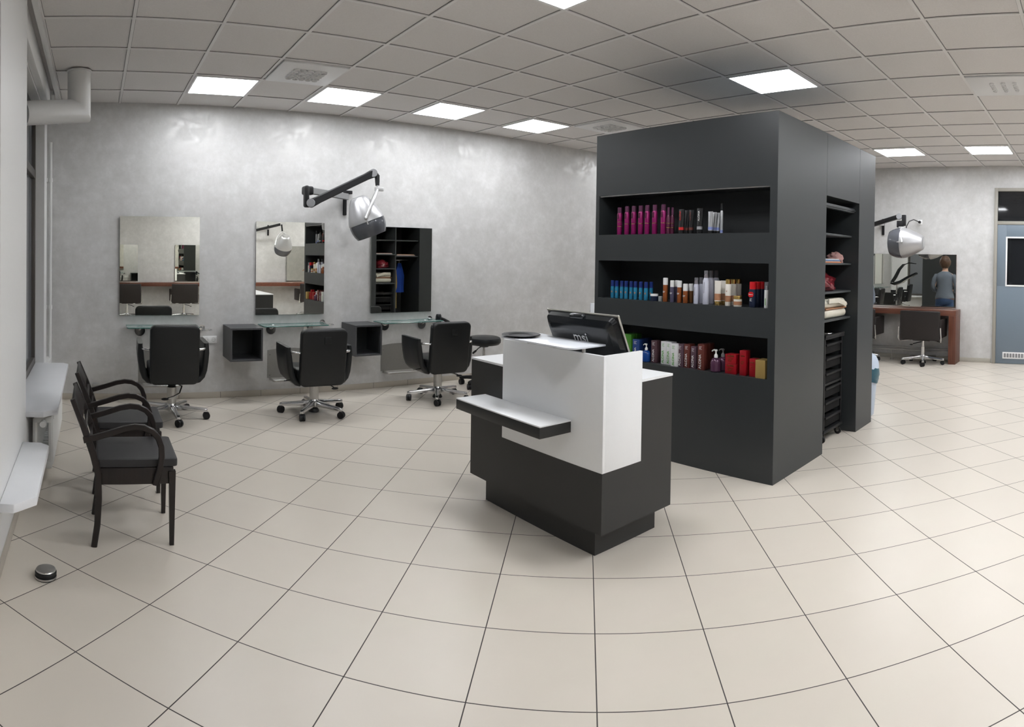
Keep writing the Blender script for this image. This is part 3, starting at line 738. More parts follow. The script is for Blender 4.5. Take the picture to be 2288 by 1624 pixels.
pump('blue pump bottle with white head', 1447.5, 'blue_bottle', -.0, .86)
boxp('maroon carton right of the blue pump bottle', 1458.2, 1470.5, .180, 'maroon_box', .07)
boxp('white carton with green lettering, leftmost of the three white ones', 1480, 1491.6, .182, 'white_box', .07, .0, 'ALCINA', 'green_print')
boxp('white carton with green lettering, middle of the three white ones', 1492, 1503.5, .182, 'white_box', .07, .0, 'ALCINA', 'green_print')
boxp('bright white carton with green lettering, shorter and furthest right of the white ones', 1502.3, 1516, .177, 'white_box', .06, -.03, 'ALCINA', 'green_print')
boxp('mauve carton right beside the bright white one', 1516.8, 1530.3, .178, 'mauve_box', .07, -.01)
boxp('brick red carton between two mauve cartons', 1531.8, 1544.5, .183, 'brick_box', .07, -.01)
boxp('short mauve carton between the two brick red ones', 1547, 1558.6, .170, 'mauve_box', .07, -.01)
boxp('taller brick red carton left of the purple pump bottle', 1562.4, 1576.6, .197, 'brick_box', .06, -.02)
boxp('brown carton behind the taller brick red one', 1577.5, 1590.5, .195, 'brick_box', .06, .07, None)
pump('metallic purple pump bottle with white head', 1603.4, 'purple_bottle', -.0, .98)
pump('purple pump bottle in the shade behind the front one', 1619, 'purple_bottle', .07, .98, 'grey_print')
boxp('lower red carton of the stack of two', 1624, 1648, .072, 'red_box', .08, -.015, 'ALCINA', 'gold', 0, 'h')
boxp('upper red carton of the stack of two', 1624, 1648, .072, 'red_box', .08, -.015, 'ALCINA', 'gold', .0725, 'h')
boxp('tall slim red carton', 1656.2, 1670.5, .182, 'red_box', .06, -.015, 'ALCINA', 'gold', 0, 'h')
boxp('low red carton left of the gold box', 1678.2, 1692, .130, 'red_box', .06, -.015, 'ALCINA', 'gold', 0, 'h')
boxp('plain gold carton at the right end of the lower niche', 1691.8, 1713.5, .132, 'gold_box', .10, -.05, None)

# ------------------------------------------------------------------ things inside the tower
def crumple(name, label, cat, loc, sx, sy, sz, m, seed, amp=.25, flat=True):
    b = bmesh.new(); bmesh.ops.create_icosphere(b, subdivisions=4, radius=1); rnd = random.Random(seed)
    from mathutils import noise
    for v in b.verts:
        n = noise.fractal(v.co*2.2+Vector((seed,0,0)), 1.0, 2.0, 4)
        v.co *= 1+amp*n
        if flat and v.co.z < -.55: v.co.z = -.55
        v.co = Vector((v.co.x*sx, v.co.y*sy, (v.co.z+.55)*sz))
    mb = MB(); mb._merge(b); o = mb.build(name, m, None, smooth=60); o.location = loc; return tag(o, label, cat)
def mags(x0, x1, y0, y1, z, labels, mats_):
    for k, (lab, mm) in enumerate(zip(labels, mats_)):
        o = MB().box(x0+.01*k, x1-.012*k, y0+.008*(k%2), y1, z+.009*k, z+.009*k+.0085, .001).build('magazine', M[mm]); tag(o, lab, 'magazine')
Z = [z+.018 for z in FRZ]
mags(4.85, 5.30, 2.205, 2.42, Z[2], ['orange magazine at the bottom of the pile in the tower opening','white magazine in the pile in the tower opening','blue magazine near the top of the pile in the tower opening','white magazine on top of the pile in the tower opening'], ['paper_orange','paper_white','paper_blue','paper_white'])
crumple('folded_towel', 'dusty pink crumpled cloth beside the magazines in the tower opening', 'towel', (5.40,2.31,Z[2]), .085,.075,.062, M['towel_pink'], 3)
crumple('plastic_bag', 'burgundy plastic bag filling a shelf in the tower opening', 'bag', (5.17,2.40,Z[1]), .27,.15,.105, M['bag_red'], 5, .22)
def carry_bag(loc, label, rz=0):
    t = thing('beauty_case', label, 'case', loc, rz)
    MB().box(-.24,.24,-.17,.17,0,.085,.04,4).build('lower_shell', M['bag_cream'], t)
    MB().box(-.235,.235,-.165,.165,.09,.175,.04,4).build('lid', M['bag_cream'], t)
    MB().box(-.236,.236,-.166,.166,.083,.092).build('seam', M['tan_band'], t)
    MB().tube([(-.2,-.175,.16),(-.02,-.19,.16),(.10,-.195,.135),(.165,-.19,.115)], 1, flat=(.022,.006), up=(0,-1,0)).cyl((.16,-.20,.12),(.16,-.188,.12),.010,.010,12).build('strap', M['bag_cream'], t)
    return t
case = carry_bag((5.25,2.39,Z[0]), 'cream white beauty case on the shelf in the tower opening')
d_ = dup(case, (4.79,3.62,1.108), PI, 'cream white beauty case on the back shelf of the tower, seen in the third mirror'); d_.scale = (.74,.9,1)
def trolley(loc, label, rz=0):
    t = thing('drawer_trolley', label, 'trolley', loc, rz)
    f = MB()
    for x in (-.19,.19):
        for y in (-.17,.17): f.box(x-.013,x+.013,y-.013,y+.013,.085,.905)
    f.box(-.215,.215,-.195,.195,.085,.115,.008).box(-.205,.205,-.185,.185,.50,.52)
    f.build('frame', M['black_plastic'], t)
    MB().box(-.215,.215,-.20,.20,.905,.925,.006).box(-.215,.215,-.20,-.19,.925,.945).box(-.215,.215,.19,.20,.925,.945).box(-.215,-.205,-.19,.19,.925,.945).box(.205,.215,-.19,.19,.925,.945).build('tray_top', M['black_plastic'], t)
    for k in range(6):
        z = .135+.128*k
        d = MB().box(-.172,.172,-.178,.165,z,z+.088,.008).build('drawer', M['black_matte'], t)
        MB().box(-.172,.172,-.192,-.178,z+.070,z+.09,.003).build('handle', M['black_plastic'], d)
    for x in (-.18,.18):
        for y in (-.16,.16):
            w_ = MB().cyl((x-.010,y,.031),(x+.010,y,.031),.031,.031,20).build('caster', M['rubber'], t)
            MB().box(x-.016,x-.012,y-.014,y+.014,.028,.082).box(x+.012,x+.016,y-.014,y+.014,.028,.082).box(x-.016,x+.016,y-.014,y+.014,.078,.088).cyl((x-.018,y,.031),(x+.018,y,.031),.008,.008,10).build('caster_fork', M['chrome'], w_)
    return t
tr = trolley((5.235,2.42,0), 'black drawer trolley on casters in the tower opening')
sc_ = MB()
for a in (-1,1):
    ring = [(.035*math.cos(2*PI*k/16)+a*.022, .018*math.sin(2*PI*k/16)-.06, 0) for k in range(16)]
    sc_.tube([Vector(p) for p in ring], .004, 8, closed=True)
    sc_.tube([(a*.010,-.045,0),(a*-.006,.02,0),(a*-.003,.09,0)], [.004,.004,.0015], 8)
so = sc_.build('scissors', M['chrome']); so.location = (5.30,2.33,.931); so.rotation_euler = (0,0,R_(70)); tag(so, 'small chrome scissors lying on top of the drawer trolley', 'scissors')
# back wardrobe contents, seen in the third mirror
tr2 = dup(tr, (4.795,3.62,0), PI, 'black drawer trolley behind the tower, seen only in the third mirror'); tr2.scale = (.85,.9,1)
crumple('plastic_bag', 'burgundy plastic bag on the back shelf of the tower, seen in the third mirror', 'bag', (4.80,3.62,1.358), .15,.17,.10, M['bag_red'], 9, .22)
mags(4.63, 4.95, 3.50, 3.82, 1.603, ['lower magazine of the pile beside the wardrobe part, seen in the third mirror','upper magazine of the pile beside the wardrobe part, seen in the third mirror'], ['paper_white','towel_pink'])
mags(5.03, 5.40, 3.45, 3.82, 1.578, ['bottom magazine of the pile above the hanging clothes, seen in the third mirror','middle magazine of the pile above the hanging clothes, seen in the third mirror','top magazine of the pile above the hanging clothes, seen in the third mirror'], ['towel_pink','paper_white','tan_band'])
def garment(loc, label, L, wd, m):
    t = thing('hanging_garment', label, 'garment', loc)
    b = bmesh.new(); N = 28; rows = 14; rr = []
    for i in range(rows+1):
        f = i/rows; w_ = wd*(.35+.65*min(1,f*2.2)); rr.append([])
        for k in range(N):
            a = 2*PI*k/N; rad = 1+.18*math.sin(a*5+f*2)
            rr[-1].append(b.verts.new((w_*math.cos(a)*rad*.5, .035*math.sin(a)*rad+.01*math.sin(f*6), -L*f)))
    for p, q in zip(rr, rr[1:]):
        for k in range(N): b.faces.new((p[k],p[(k+1)%N],q[(k+1)%N],q[k]))
    b.faces.new(rr[0]); b.faces.new(rr[-1]); bmesh.ops.recalc_face_normals(b, faces=b.faces)
    mb = MB(); mb._merge(b); mb.build('cloth', m, t, smooth=60)
    MB().tube([(0,0,0),(0,0,.04),(.012,0,.055),(0,0,.068),(-.01,0,.058)], .003, 6).build('hook', M['chrome'], t)
    return t
tag(MB().cyl((5.006,3.55,1.50),(5.438,3.55,1.50),.011,.011,12).build('clothes_rail', M['chrome']), 'chrome clothes rail in the back wardrobe of the tower', 'rail')
garment((5.22,3.55,1.445), 'royal blue garment hanging in the back wardrobe, seen in the third mirror', .52, .18, M['cloth_blue'])
garment((5.12,3.56,1.445), 'ochre and pale garment hanging lower in the back wardrobe, seen in the third mirror', .80, .10, M['cloth_yellow'])

# ------------------------------------------------------------------ reception desk
dk = thing('reception_desk', 'anthracite and white reception desk with bag shelf in the middle of the room', 'reception desk', (2.63,2.86,0))
MB().box(2.40,2.90,2.354,3.35,0,.152).build('plinth', M['anthracite'], dk, True)
MB().box(2.352,2.93,2.262,3.465,.150,.468).box(2.372,2.93,2.282,3.465,.468,.905).box(2.352,2.372,3.122,3.465,.468,.905).box(2.66,2.93,2.262,2.282,.468,.905).build('body', M['anthracite'], dk, True)
MB().box(2.374,2.935,2.284,3.47,.905,.918,.001).box(2.352,2.3735,3.124,3.47,.905,.918).box(2.66,2.935,2.262,2.2835,.905,.918).build('worktop', M['gloss_white'], dk, True)
MB().box(2.350,2.370,2.260,3.120,.470,1.078,.0012).box(2.370,2.657,2.260,2.280,.470,1.078,.0012).build('white_upstand', M['gloss_white'], dk, True)
sf = MB().box(2.128,2.3495,2.50,3.30,.638,.697,.001).build('bag_shelf', M['anthracite'], dk, True)
MB().box(2.128,2.3495,2.50,3.30,.697,.7045,.001).build('shelf_top', M['gloss_white'], sf, True)
# frosted glass counter on steel posts
poly = []
def rcorner(cx_, cy_, r, a0, a1, n=6): return [(cx_+r*math.cos(R_(a0+(a1-a0)*k/n)), cy_+r*math.sin(R_(a0+(a1-a0)*k/n))) for k in range(n+1)]
gx0, gx1, gy0, gy1 = 2.235, 2.53, 2.385, 3.02
poly = rcorner(gx0+.05,gy0+.05,.05,180,270)+rcorner(gx1-.05,gy0+.05,.05,270,360)+rcorner(gx1-.05,gy1-.05,.05,0,90)+rcorner(gx0+.05,gy1-.05,.05,90,180)
gl = MB().prism(poly, 1.105, 1.115, 'XY', .0015).build('glass_counter', M['frosted'], dk, True)
for y in (2.885,2.655,2.421):
    MB().cyl((2.362,y,1.078),(2.362,y,1.105),.011,.011,20).build('steel_post', M['brushed'], gl, True)
# tray
tray = MB().lathe([(0,.004),(.070,.004),(.078,.010),(.112,.014),(.116,.011),(.112,.009),(.080,.0005),(0,0)], 48).build('round_tray', M['black_plastic'])
tray.location = (2.335,2.925,1.1155); tag(tray, 'round black tray on the frosted glass counter of the desk', 'tray')
# all-in-one computer seen from behind
def computer():
    hgt, wid = .365, .56
    t = thing('computer_monitor', 'black all-in-one computer seen from behind on the desk', 'computer', (2.66,2.585,.918))
    tilt = math.atan2(.46,1)
    mtx = Matrix.Translation((-.02,0,.015)) @ Matrix.Rotation(-tilt, 4, 'Y')   # local: x outward to user, y width, z up the screen
    b = MB().box(0,.018,-wid/2,wid/2,.0,hgt,.006,2,mtx); b.build('screen_bezel', M['black_plastic'], t)
    # domed back shell
    bm2 = bmesh.new(); lv = [(0,.005,.0),(-.030,.012,.008),(-.052,.035,.035),(-.058,.060,.055)]; rings = []
    for (xx, ins, insz) in lv:
        ring = []
        for (cx_, cz_, a0) in ((wid/2-ins-.03, insz+.03, -90),(wid/2-ins-.03, hgt-insz*.9-.03, 0),(-wid/2+ins+.03, hgt-insz*.9-.03, 90),(-wid/2+ins+.03, insz+.03, 180)):
            for k in range(5):
                a = R_(a0+90*k/4); ring.append(bm2.verts.new((xx, cx_+.03*math.cos(a), cz_+.03*math.sin(a))))
        rings.append(ring)
    for p, q in zip(rings, rings[1:]):
        n_ = len(p)
        for k in range(n_): bm2.faces.new((p[k],p[(k+1)%n_],q[(k+1)%n_],q[k]))
    bm2.faces.new(rings[-1]); bmesh.ops.recalc_face_normals(bm2, faces=bm2.faces)
    s = MB(); s._merge(bm2, mtx); s.build('back_shell', M['black_gloss'], t, smooth=25)
    r = MB(); zt = hgt+.004
    pts = [(.012,-wid/2-.006,.0),(.012,-wid/2-.006,zt),(.012,wid/2+.006,zt),(.012,wid/2+.006,.0)]
    r.tube([mtx@Vector(p) for p in pts[:2]], .006, 8).tube([mtx@Vector(p) for p in pts[1:3]], .006, 8).tube([mtx@Vector(p) for p in pts[2:]], .006, 8)
    for p in pts[1:3]: r.ball(mtx@Vector(p), .0075, u=12, v=8)
    r.build('clear_rim', M['clear_plastic'], t)
    g = MB().box(-.040,-.006,-.055,.055,hgt-.012,hgt+.014,.010,3,mtx); g.build('carry_grip', M['black_gloss'], t)
    MB().box(.0185,.0190,-wid/2+.03,wid/2-.03,.03,hgt-.025,0,2,mtx).build('screen', M['dark_glass'], t)
    mm = mtx.to_3x3()
    # logo on the back: reading direction -y as seen from the camera side
    text('msi', .058, M['logo_grey'], t, mtx@Vector((-.0605,.045,.225)), mm@Vector((0,-1,0)), mm@Vector((0,0,1)), True, fit=.115, name='logo')
    MB().tube([(.10,-.11,.010),(.02,-.11,.06)], .008, 8).tube([(.10,.11,.010),(.02,.11,.06)], .008, 8).tube([(.10,-.11,.010),(.10,.11,.010)], .008, 8).box(-.06,.06,-.14,.14,0,.012,.004).build('stand', M['black_plastic'], t)
    return t
computer()

# ------------------------------------------------------------------ wall mirrors, glass shelves, cubes, kick plates
ordw = ['first','second','third']
def wall_mirror(x0, x1, z0, z1, lab):
    t = thing('wall_mirror', lab, 'mirror', ((x0+x1)/2, YB, z0), 0, 'wall mirrors above the styling chairs')
    MB().box(x0, x1, YB-.026, YB-.0225, z0, z1).build('mirror_glass', M['mirror'], t, True)
    MB().box(x0+.002, x1-.002, YB-.022, YB-.0005, z0+.002, z1-.002).build('backing', M['mirror_edge'], t, True)
wall_mirror(.268,1.133,.913,1.975,'large wall mirror nearest the window, above the first styling chair')
wall_mirror(1.765,2.571,.905,1.942,'wall mirror in the middle, left of the hood dryer')
wall_mirror(3.165,3.990,.895,1.922,'wall mirror partly behind the hood dryer, reflecting the dark wardrobe')
def glass_shelf(x0, x1, z, lab):
    t = thing('glass_shelf', lab, 'glass shelf', ((x0+x1)/2, YB, z), 0, 'greenish glass shelves below the mirrors')
    poly = rcorner(x0+.03, 6.555, .03, 180, 270)+rcorner(x1-.03, 6.555, .03, 270, 360)+[(x1,YB-.012),(x0,YB-.012)]
    g = MB().prism(poly, z, z+.009, 'XY').build('glass_pane', M['glass'], t, True)
    e = MB(); pts = [Vector((p[0],p[1],z+.0045)) for p in poly]
    e.tube(pts, .0048, 6, closed=True); e.build('polished_edge', M['glass_edge'], g, True)
    w_ = x1-x0
    for xx in (x0+.15, x1-.15):
        MB().cyl((xx,YB-.010,z-.055),(xx,YB,z-.055),.056,.056,32).tube([(xx,YB-.005,z-.045),(xx,YB-.05,z-.035),(xx,YB-.09,z-.012),(xx,YB-.10,z-.003)], .014, 10).cyl((xx,YB-.10,z-.006),(xx,YB-.10,z),.022,.022,16).build('bracket', M['chrome'], t, True)
glass_shelf(.34,1.10,.800,'glass shelf under the mirror nearest the window, half hidden by the chair')
glass_shelf(1.80,2.54,.797,'glass shelf between the two grey wall cubes')
glass_shelf(3.21,4.02,.793,'glass shelf right of the second grey wall cube')
def ring_holder(x, z, lab):
    t = thing('dryer_holder', lab, 'hair dryer holder', (x,YB,z), 0, 'chrome ring holders beside the glass shelves')
    MB().cyl((x,YB-.008,z),(x,YB,z),.032,.032,24).tube([(x,YB-.005,z),(x,YB-.05,z),(x+.01,YB-.085,z-.008)], .009, 10).build('wall_disc', M['chrome'], t, True)
    c = Vector((x+.03,YB-.14,z-.012)); MB().tube([c+Vector((.055*math.cos(2*PI*k/28),.055*math.sin(2*PI*k/28),0)) for k in range(28)], .0042, 8, closed=True).build('ring', M['chrome'], t, True)
ring_holder(1.168,.775,'empty chrome ring holder between the first chair and the socket')
ring_holder(2.562,.805,'empty chrome ring holder between the middle glass shelf and the second cube')
ring_holder(3.985,.803,'chrome ring holder carrying the black hair dryer')
def wall_cube(x0, x1, z0, z1, lab):
    y0 = 6.42; th = .018
    t = thing('wall_cube', lab, 'wall shelf', ((x0+x1)/2,YB,z0), 0, 'grey open wall cubes')
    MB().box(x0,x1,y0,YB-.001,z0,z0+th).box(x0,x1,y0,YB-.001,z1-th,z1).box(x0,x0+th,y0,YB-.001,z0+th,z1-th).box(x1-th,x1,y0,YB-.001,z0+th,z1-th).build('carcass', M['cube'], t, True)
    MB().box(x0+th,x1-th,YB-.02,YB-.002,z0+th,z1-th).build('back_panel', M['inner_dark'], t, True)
wall_cube(1.405,1.752,.458,.805,'grey open wall cube between the first and middle styling stations')
wall_cube(2.806,3.135,.456,.800,'grey open wall cube between the middle and third styling stations')
def kick(x0, x1, z0, z1, lab):
    t = thing('footrest', lab, 'footrest', ((x0+x1)/2,YB,z0), 0, 'steel footrests on the mirror wall')
    N = 14; top = [(x1+(x0-x1)*k/N, z1+.05*math.sin(PI*(.22+.56*k/N))-.03) for k in range(N+1)]
    poly = [(x0,z0),(x1,z0)]+top
    MB().prism(poly, YB-.004, YB-.0005, 'XZ').build('kick_plate', M['kick'], t, True)
    for (a, c2) in ((x0+.03,z0+.03),(x1-.03,z0+.03),(x0+.03,z1-.05),(x1-.03,z1-.05)): MB().cyl((a,YB-.007,c2),(a,YB-.003,c2),.006,.006,10).build('screw', M['chrome'], t, True)
    z = z0-.012; xa, xb = x0+.04, x1-.02
    pts = [(xa,YB,z)]+[(xa+.035-.035*math.cos(a), YB-.085-.035*math.sin(a), z) for a in [R_(d) for d in (0,30,60,90)]]+[(xb-.035+.035*math.sin(a), YB-.085-.035*math.cos(a), z) for a in [R_(d) for d in (0,30,60,90)]]+[(xb,YB,z)]
    MB().tube(pts, .013, 12).build('foot_rail', M['brushed'], t, True)
kick(.475,.96,.178,.53,'steel kick plate with foot rail behind the first styling chair')
kick(1.912,2.395,.196,.505,'steel kick plate with foot rail behind the middle styling chair')
kick(3.315,3.80,.195,.50,'steel kick plate with foot rail beside the third styling chair')
t = thing('wall_socket', 'white double wall socket right of the first styling chair', 'socket', (1.257,YB,.64))
MB().box(1.180,1.334,YB-.010,YB-.0005,.600,.680,.004).build('cover', M['socket'], t, True)
for xx in (1.219,1.296):
    s = MB().lathe([(.021,0),(.021,.0008),(.019,.0008),(.017,-.006),(0,-.006)], 24, Matrix.Translation((xx,YB-.0105,.640)) @ Matrix.Rotation(R_(90),4,'X')).build('socket_insert', M['plaster_dark'], t, True)
    MB().cyl((xx-.009,YB-.0125,.64),(xx-.009,YB-.006,.64),.003,.003,8).cyl((xx+.009,YB-.0125,.64),(xx+.009,YB-.006,.64),.003,.003,8).build('contact_holes', M['black_plastic'], s, True)
tag(MB().box(6.77,6.95,YB-.02,YB-.001,.70,.90,.002).build('wall_panel', M['frosted']), 'small pale panel on the back wall right beside the tower edge', 'wall panel')
tag(MB().box(-.02,.05,YB-.03,YB-.012,.10,.17,.004).build('wall_box', M['brushed']), 'small metal junction box low on the wall beside the window sill', 'wall box')

# hand-held hair dryer with cable
hd = thing('hair_dryer', 'black hand-held hair dryer hanging in the ring by the third mirror', 'hair dryer', (4.02,6.66,.79))
MB().lathe([(.020,-.055),(.026,-.05),(.034,-.02),(.038,.02),(.036,.055),(.030,.075),(.024,.08),(0,.08)], 28).build('barrel', M['black_gloss'], hd)
MB().tube([(.02,0,.03),(.07,-.01,.010),(.13,-.02,-.02),(.17,-.025,-.045)], [.018,.019,.018,.013], 12).build('grip', M['black_plastic'], hd)
MB().cyl((0,0,.08),(0,0,.083),.026,.026,20).build('air_grille', M['grey_cap'], hd)
MB().tube([(.17,-.025,-.045),(.16,-.06,-.12),(.04,-.10,-.25),(-.08,-.10,-.36),(-.12,-.02,-.42),(-.06,.10,-.36),(.02,.15,-.30)], .004, 8).build('cable', M['black_plastic'], hd)

# ------------------------------------------------------------------ styling chairs
def five_star(t, mat_arm, R=.325, z=.085, ang0=0, casters=True, rc=.034):
    hub = MB().lathe([(0,.070),(.050,.070),(.056,.082),(.054,.130),(.048,.145),(0,.145)], 28); hub.build('base_hub', mat_arm, t)
    for k in range(5):
        a = R_(ang0+72*k); d = Vector((math.cos(a), math.sin(a), 0)); n = Vector((-d.y, d.x, 0))
        b = bmesh.new(); secs = [(.03,.030,.078,.135),(.12,.026,.078,.122),(.22,.022,.076,.112),(R-.005,.021,.070,.103),(R+.020,.015,.070,.096)]
        rings = []
        for (r, w_, z0, z1) in secs:
            c = d*r; rings.append([b.verts.new(c+n*w_+Vector((0,0,z0))), b.verts.new(c+n*w_*.8+Vector((0,0,z1))), b.verts.new(c-n*w_*.8+Vector((0,0,z1))), b.verts.new(c-n*w_+Vector((0,0,z0)))])
        for p, q in zip(rings, rings[1:]):
            for j in range(4): b.faces.new((p[j],p[(j+1)%4],q[(j+1)%4],q[j]))
        b.faces.new(rings[0]); b.faces.new(rings[-1]); bmesh.ops.recalc_face_normals(b, faces=b.faces)
        bmesh.ops.bevel(b, geom=list(b.edges), offset=.004, segments=2, profile=.5, affect='EDGES')
        mb = MB(); mb._merge(b); leg = mb.build('base_leg', mat_arm, t)
        if casters:
            c = d*R; s = R_(ang0*1.7+50*k); u = Vector((math.cos(s), math.sin(s), 0)); off = Vector((-u.y, u.x, 0))*.010
            m2 = MB()
            for sg in (-1,1): m2.cyl(c+off+u*(.004*sg)+Vector((0,0,rc)), c+off+u*(.024*sg)+Vector((0,0,rc)), rc, rc, 20)
            m2.ball(c+off*.5+Vector((0,0,rc+.012)), .026, 1,1,.85, 14, 9); m2.cyl(c+Vector((0,0,.04)), c+Vector((0,0,.082)), .011,.011,12)
            m2.build('caster', M['black_plastic'], t)

def rounded_slab(w_, h, th, r, bulge=.010, nx=10, nz=12):
    """upholstered slab in XZ, thickness along Y, rounded corners, soft faces"""
    b = bmesh.new()
    P = []
    for (cx_, cz_, a0) in ((w_/2-r, h-r, 0),(-w_/2+r, h-r, 90),(-w_/2+r, r, 180),(w_/2-r, r, 270)):
        for k in range(7):
            a = R_(a0+90*k/6); P.append((cx_+r*math.cos(a), cz_+r*math.sin(a)))
    lay = [(-th/2-bulge, .80), (-th/2-bulge*.6, .93), (-th/2, .985), (-th/4, 1.0), (th/4, 1.0), (th/2, .985), (th/2+bulge*.6, .93), (th/2+bulge, .80)]
    rings = []
    for (y, s) in lay:
        rings.append([b.verts.new((x*(1-(1-s)*.35), y, h/2+(z-h/2)*(1-(1-s)*.35))) for x, z in P])
    for p, q in zip(rings, rings[1:]):
        n_ = len(p)
        for k in range(n_): b.faces.new((p[k],p[(k+1)%n_],q[(k+1)%n_],q[k]))
    b.faces.new(rings[0]); b.faces.new(rings[-1]); bmesh.ops.recalc_face_normals(b, faces=b.faces)
    mb = MB(); mb._merge(b); return mb

def styling_chair(label, loc, rotz=0, lift=0.0, ang0=14, pump=False, tag_square=True):
    t = thing('styling_chair', label, 'chair', loc, rotz, 'black styling chairs in front of the wall mirrors')
    L = lift
    bk_ = rounded_slab(.455, .555, .060, .055).xf(Matrix.Translation((0,-.235,.325+L)) @ Matrix.Rotation(R_(7),4,'X'))
    # slight waist as in tailored leather backs
    for v in bk_.bm.verts:
        f = (v.co.z-.325-L)/.555; v.co.x *= 1.0 - .035*math.sin(PI*max(0,min(1,f)))**2 + .01*(f>.85)
    bko = bk_.build('backrest', M['leather'], t, smooth=50)
    if tag_square: MB().box(-.005,.06,-.338,-.328,.735+L,.80+L,.003).build('back_patch', M['leather'], bko)
    st_ = rounded_slab(.47, .46, .09, .05, .012).xf(Matrix.Translation((0,.24,.42+L)) @ Matrix.Rotation(R_(90),4,'X')); st_.build('seat', M['leather'], t, smooth=50)
    for sg in (-1,1):
        prof = []
        cen = [(.20,.345),(.235,.352),(.268,.385),(.288,.44),(.300,.52),(.308,.60),(.312,.665),(.311,.69)]
        b = bmesh.new(); th = .031; rings = []
        ys = [(-.20,.55),(-.19,.85),(-.17,1.0),(-.02,1.0),(.16,1.0),(.21,.95),(.235,.75)]
        for (y, s) in ys:
            lo, hi = [], []
            for i, (x, z) in enumerate(cen):
                a = Vector((cen[min(i+1,len(cen)-1)][0]-cen[max(i-1,0)][0], cen[min(i+1,len(cen)-1)][1]-cen[max(i-1,0)][1])).normalized()
                nx_, nz_ = a.y, -a.x
                f = i/(len(cen)-1); zz = z; shift = .035*(f-.35)*1.0
                topfac = 1.0 if f < .8 else .75
                lo.append(((x-nx_*th*s*topfac)*sg, y+shift, zz-nz_*th*s*topfac+L)); hi.append(((x+nx_*th*s*topfac)*sg, y+shift, zz+nz_*th*s*topfac+L))
            ring = lo + hi[::-1]; rings.append([b.verts.new(p) for p in ring])
        for p, q in zip(rings, rings[1:]):
            n_ = len(p)
            for k in range(n_): b.faces.new((p[k],p[(k+1)%n_],q[(k+1)%n_],q[k]))
        b.faces.new(rings[0]); b.faces.new(rings[-1]); bmesh.ops.recalc_face_normals(b, faces=b.faces)
        mb = MB(); mb._merge(b); mb.build('armrest', M['leather'], t, smooth=50)
        MB().tube([(sg*.20,-.262,.645+L),(sg*.235,-.275,.648+L),(sg*.268,-.262,.650+L),(sg*.288,-.225,.650+L),(sg*.292,-.17,.645+L)], .0115, 12).build('arm_bracket', M['chrome'], t)
    MB().box(-.16,.16,-.14,.16,.335+L,.372+L,.01).build('seat_plate', M['black_plastic'], t)
    five_star(t, M['chrome'], .325, ang0=ang0-math.degrees(rotz))
    c = MB().cyl((0,0,.12),(0,0,.30),.046,.046,28); c.build('column', M['brushed'], t)
    MB().cyl((0,0,.30),(0,0,.345+L),.036,.036,24).build('inner_column', M['black_plastic'] if pump else M['chrome'], t)
    if pump:
        b_ = MB()
        for k in range(4): b_.lathe([(.037,.290+.024*k),(.046,.297+.024*k),(.037,.308+.024*k)], 24)
        b_.build('rubber_bellows', M['rubber'], t)
    lv = MB().tube([(.06,-.03,.300+L*.6),(.09,-.07,.285+L*.6),(.06,-.15,.268),(.0,-.20,.250),(-.06,-.24,.242)] if pump else [(.03,.0,.325),(.09,-.12,.31),(.12,-.21,.30),(.125,-.24,.296)], .008, 10).build('lever', M['chrome'], t)
    e = Vector((-.085,-.255,.240)) if pump else Vector((.127,-.262,.294))
    MB().ball(e, .028, 1.25,.8,.4, 16, 10).build('lever_pad', M['black_plastic'], lv)
    if not pump:
        MB().tube([(-.05,.0,.37+L),(-.20,-.12,.372+L),(-.37,-.22,.385+L)], [.007,.008,.005], 8).build('recline_lever', M['black_plastic'], t)
        MB().lathe([(0,.02),(.052,.02),(.055,.03),(.04,.055),(0,.07)], 20).tube([(0,0,.045),(.10,-.02,.05)], .014, 8, flat=(.02,.006), up=(0,0,1)).build('foot_brake', M['black_plastic'], t)
    return t
styling_chair('black leather styling chair facing the mirror nearest the window, raised highest, with foot lever', (.745,6.03,0), R_(-2), .05, -86, True, False)
styling_chair('black leather styling chair in front of the middle mirror', (2.15,5.93,0), R_(-2), 0, 14)
styling_chair('black leather styling chair below the third mirror, beside the round stool', (3.62,6.00,0), R_(-4), .005, 22)

# round stool
s = thing('round_stool', 'low round black stool on casters behind the reception desk', 'stool', (4.475,6.33,0))
MB().lathe([(0,.505),(.15,.505),(.185,.512),(.205,.535),(.208,.565),(.198,.592),(.17,.605),(0,.608)], 40).build('seat', M['leather'], s)
MB().cyl((0,0,.48),(0,0,.507),.055,.07,24).build('seat_plate', M['black_plastic'], s)
MB().cyl((0,0,.13),(0,0,.36),.027,.027,20).cyl((0,0,.36),(0,0,.48),.017,.017,16).build('column', M['chrome'], s)
lv = MB().tube([(-.03,0,.488),(-.10,-.02,.47),(-.14,-.03,.445)], .006, 8).build('lever', M['black_plastic'], s)
MB().tube([(-.14,-.03,.445),(-.19,-.04,.42)], .012, 10).build('lever_grip', M['black_plastic'], lv)
five_star(s, M['black_plastic'], .29, ang0=200)

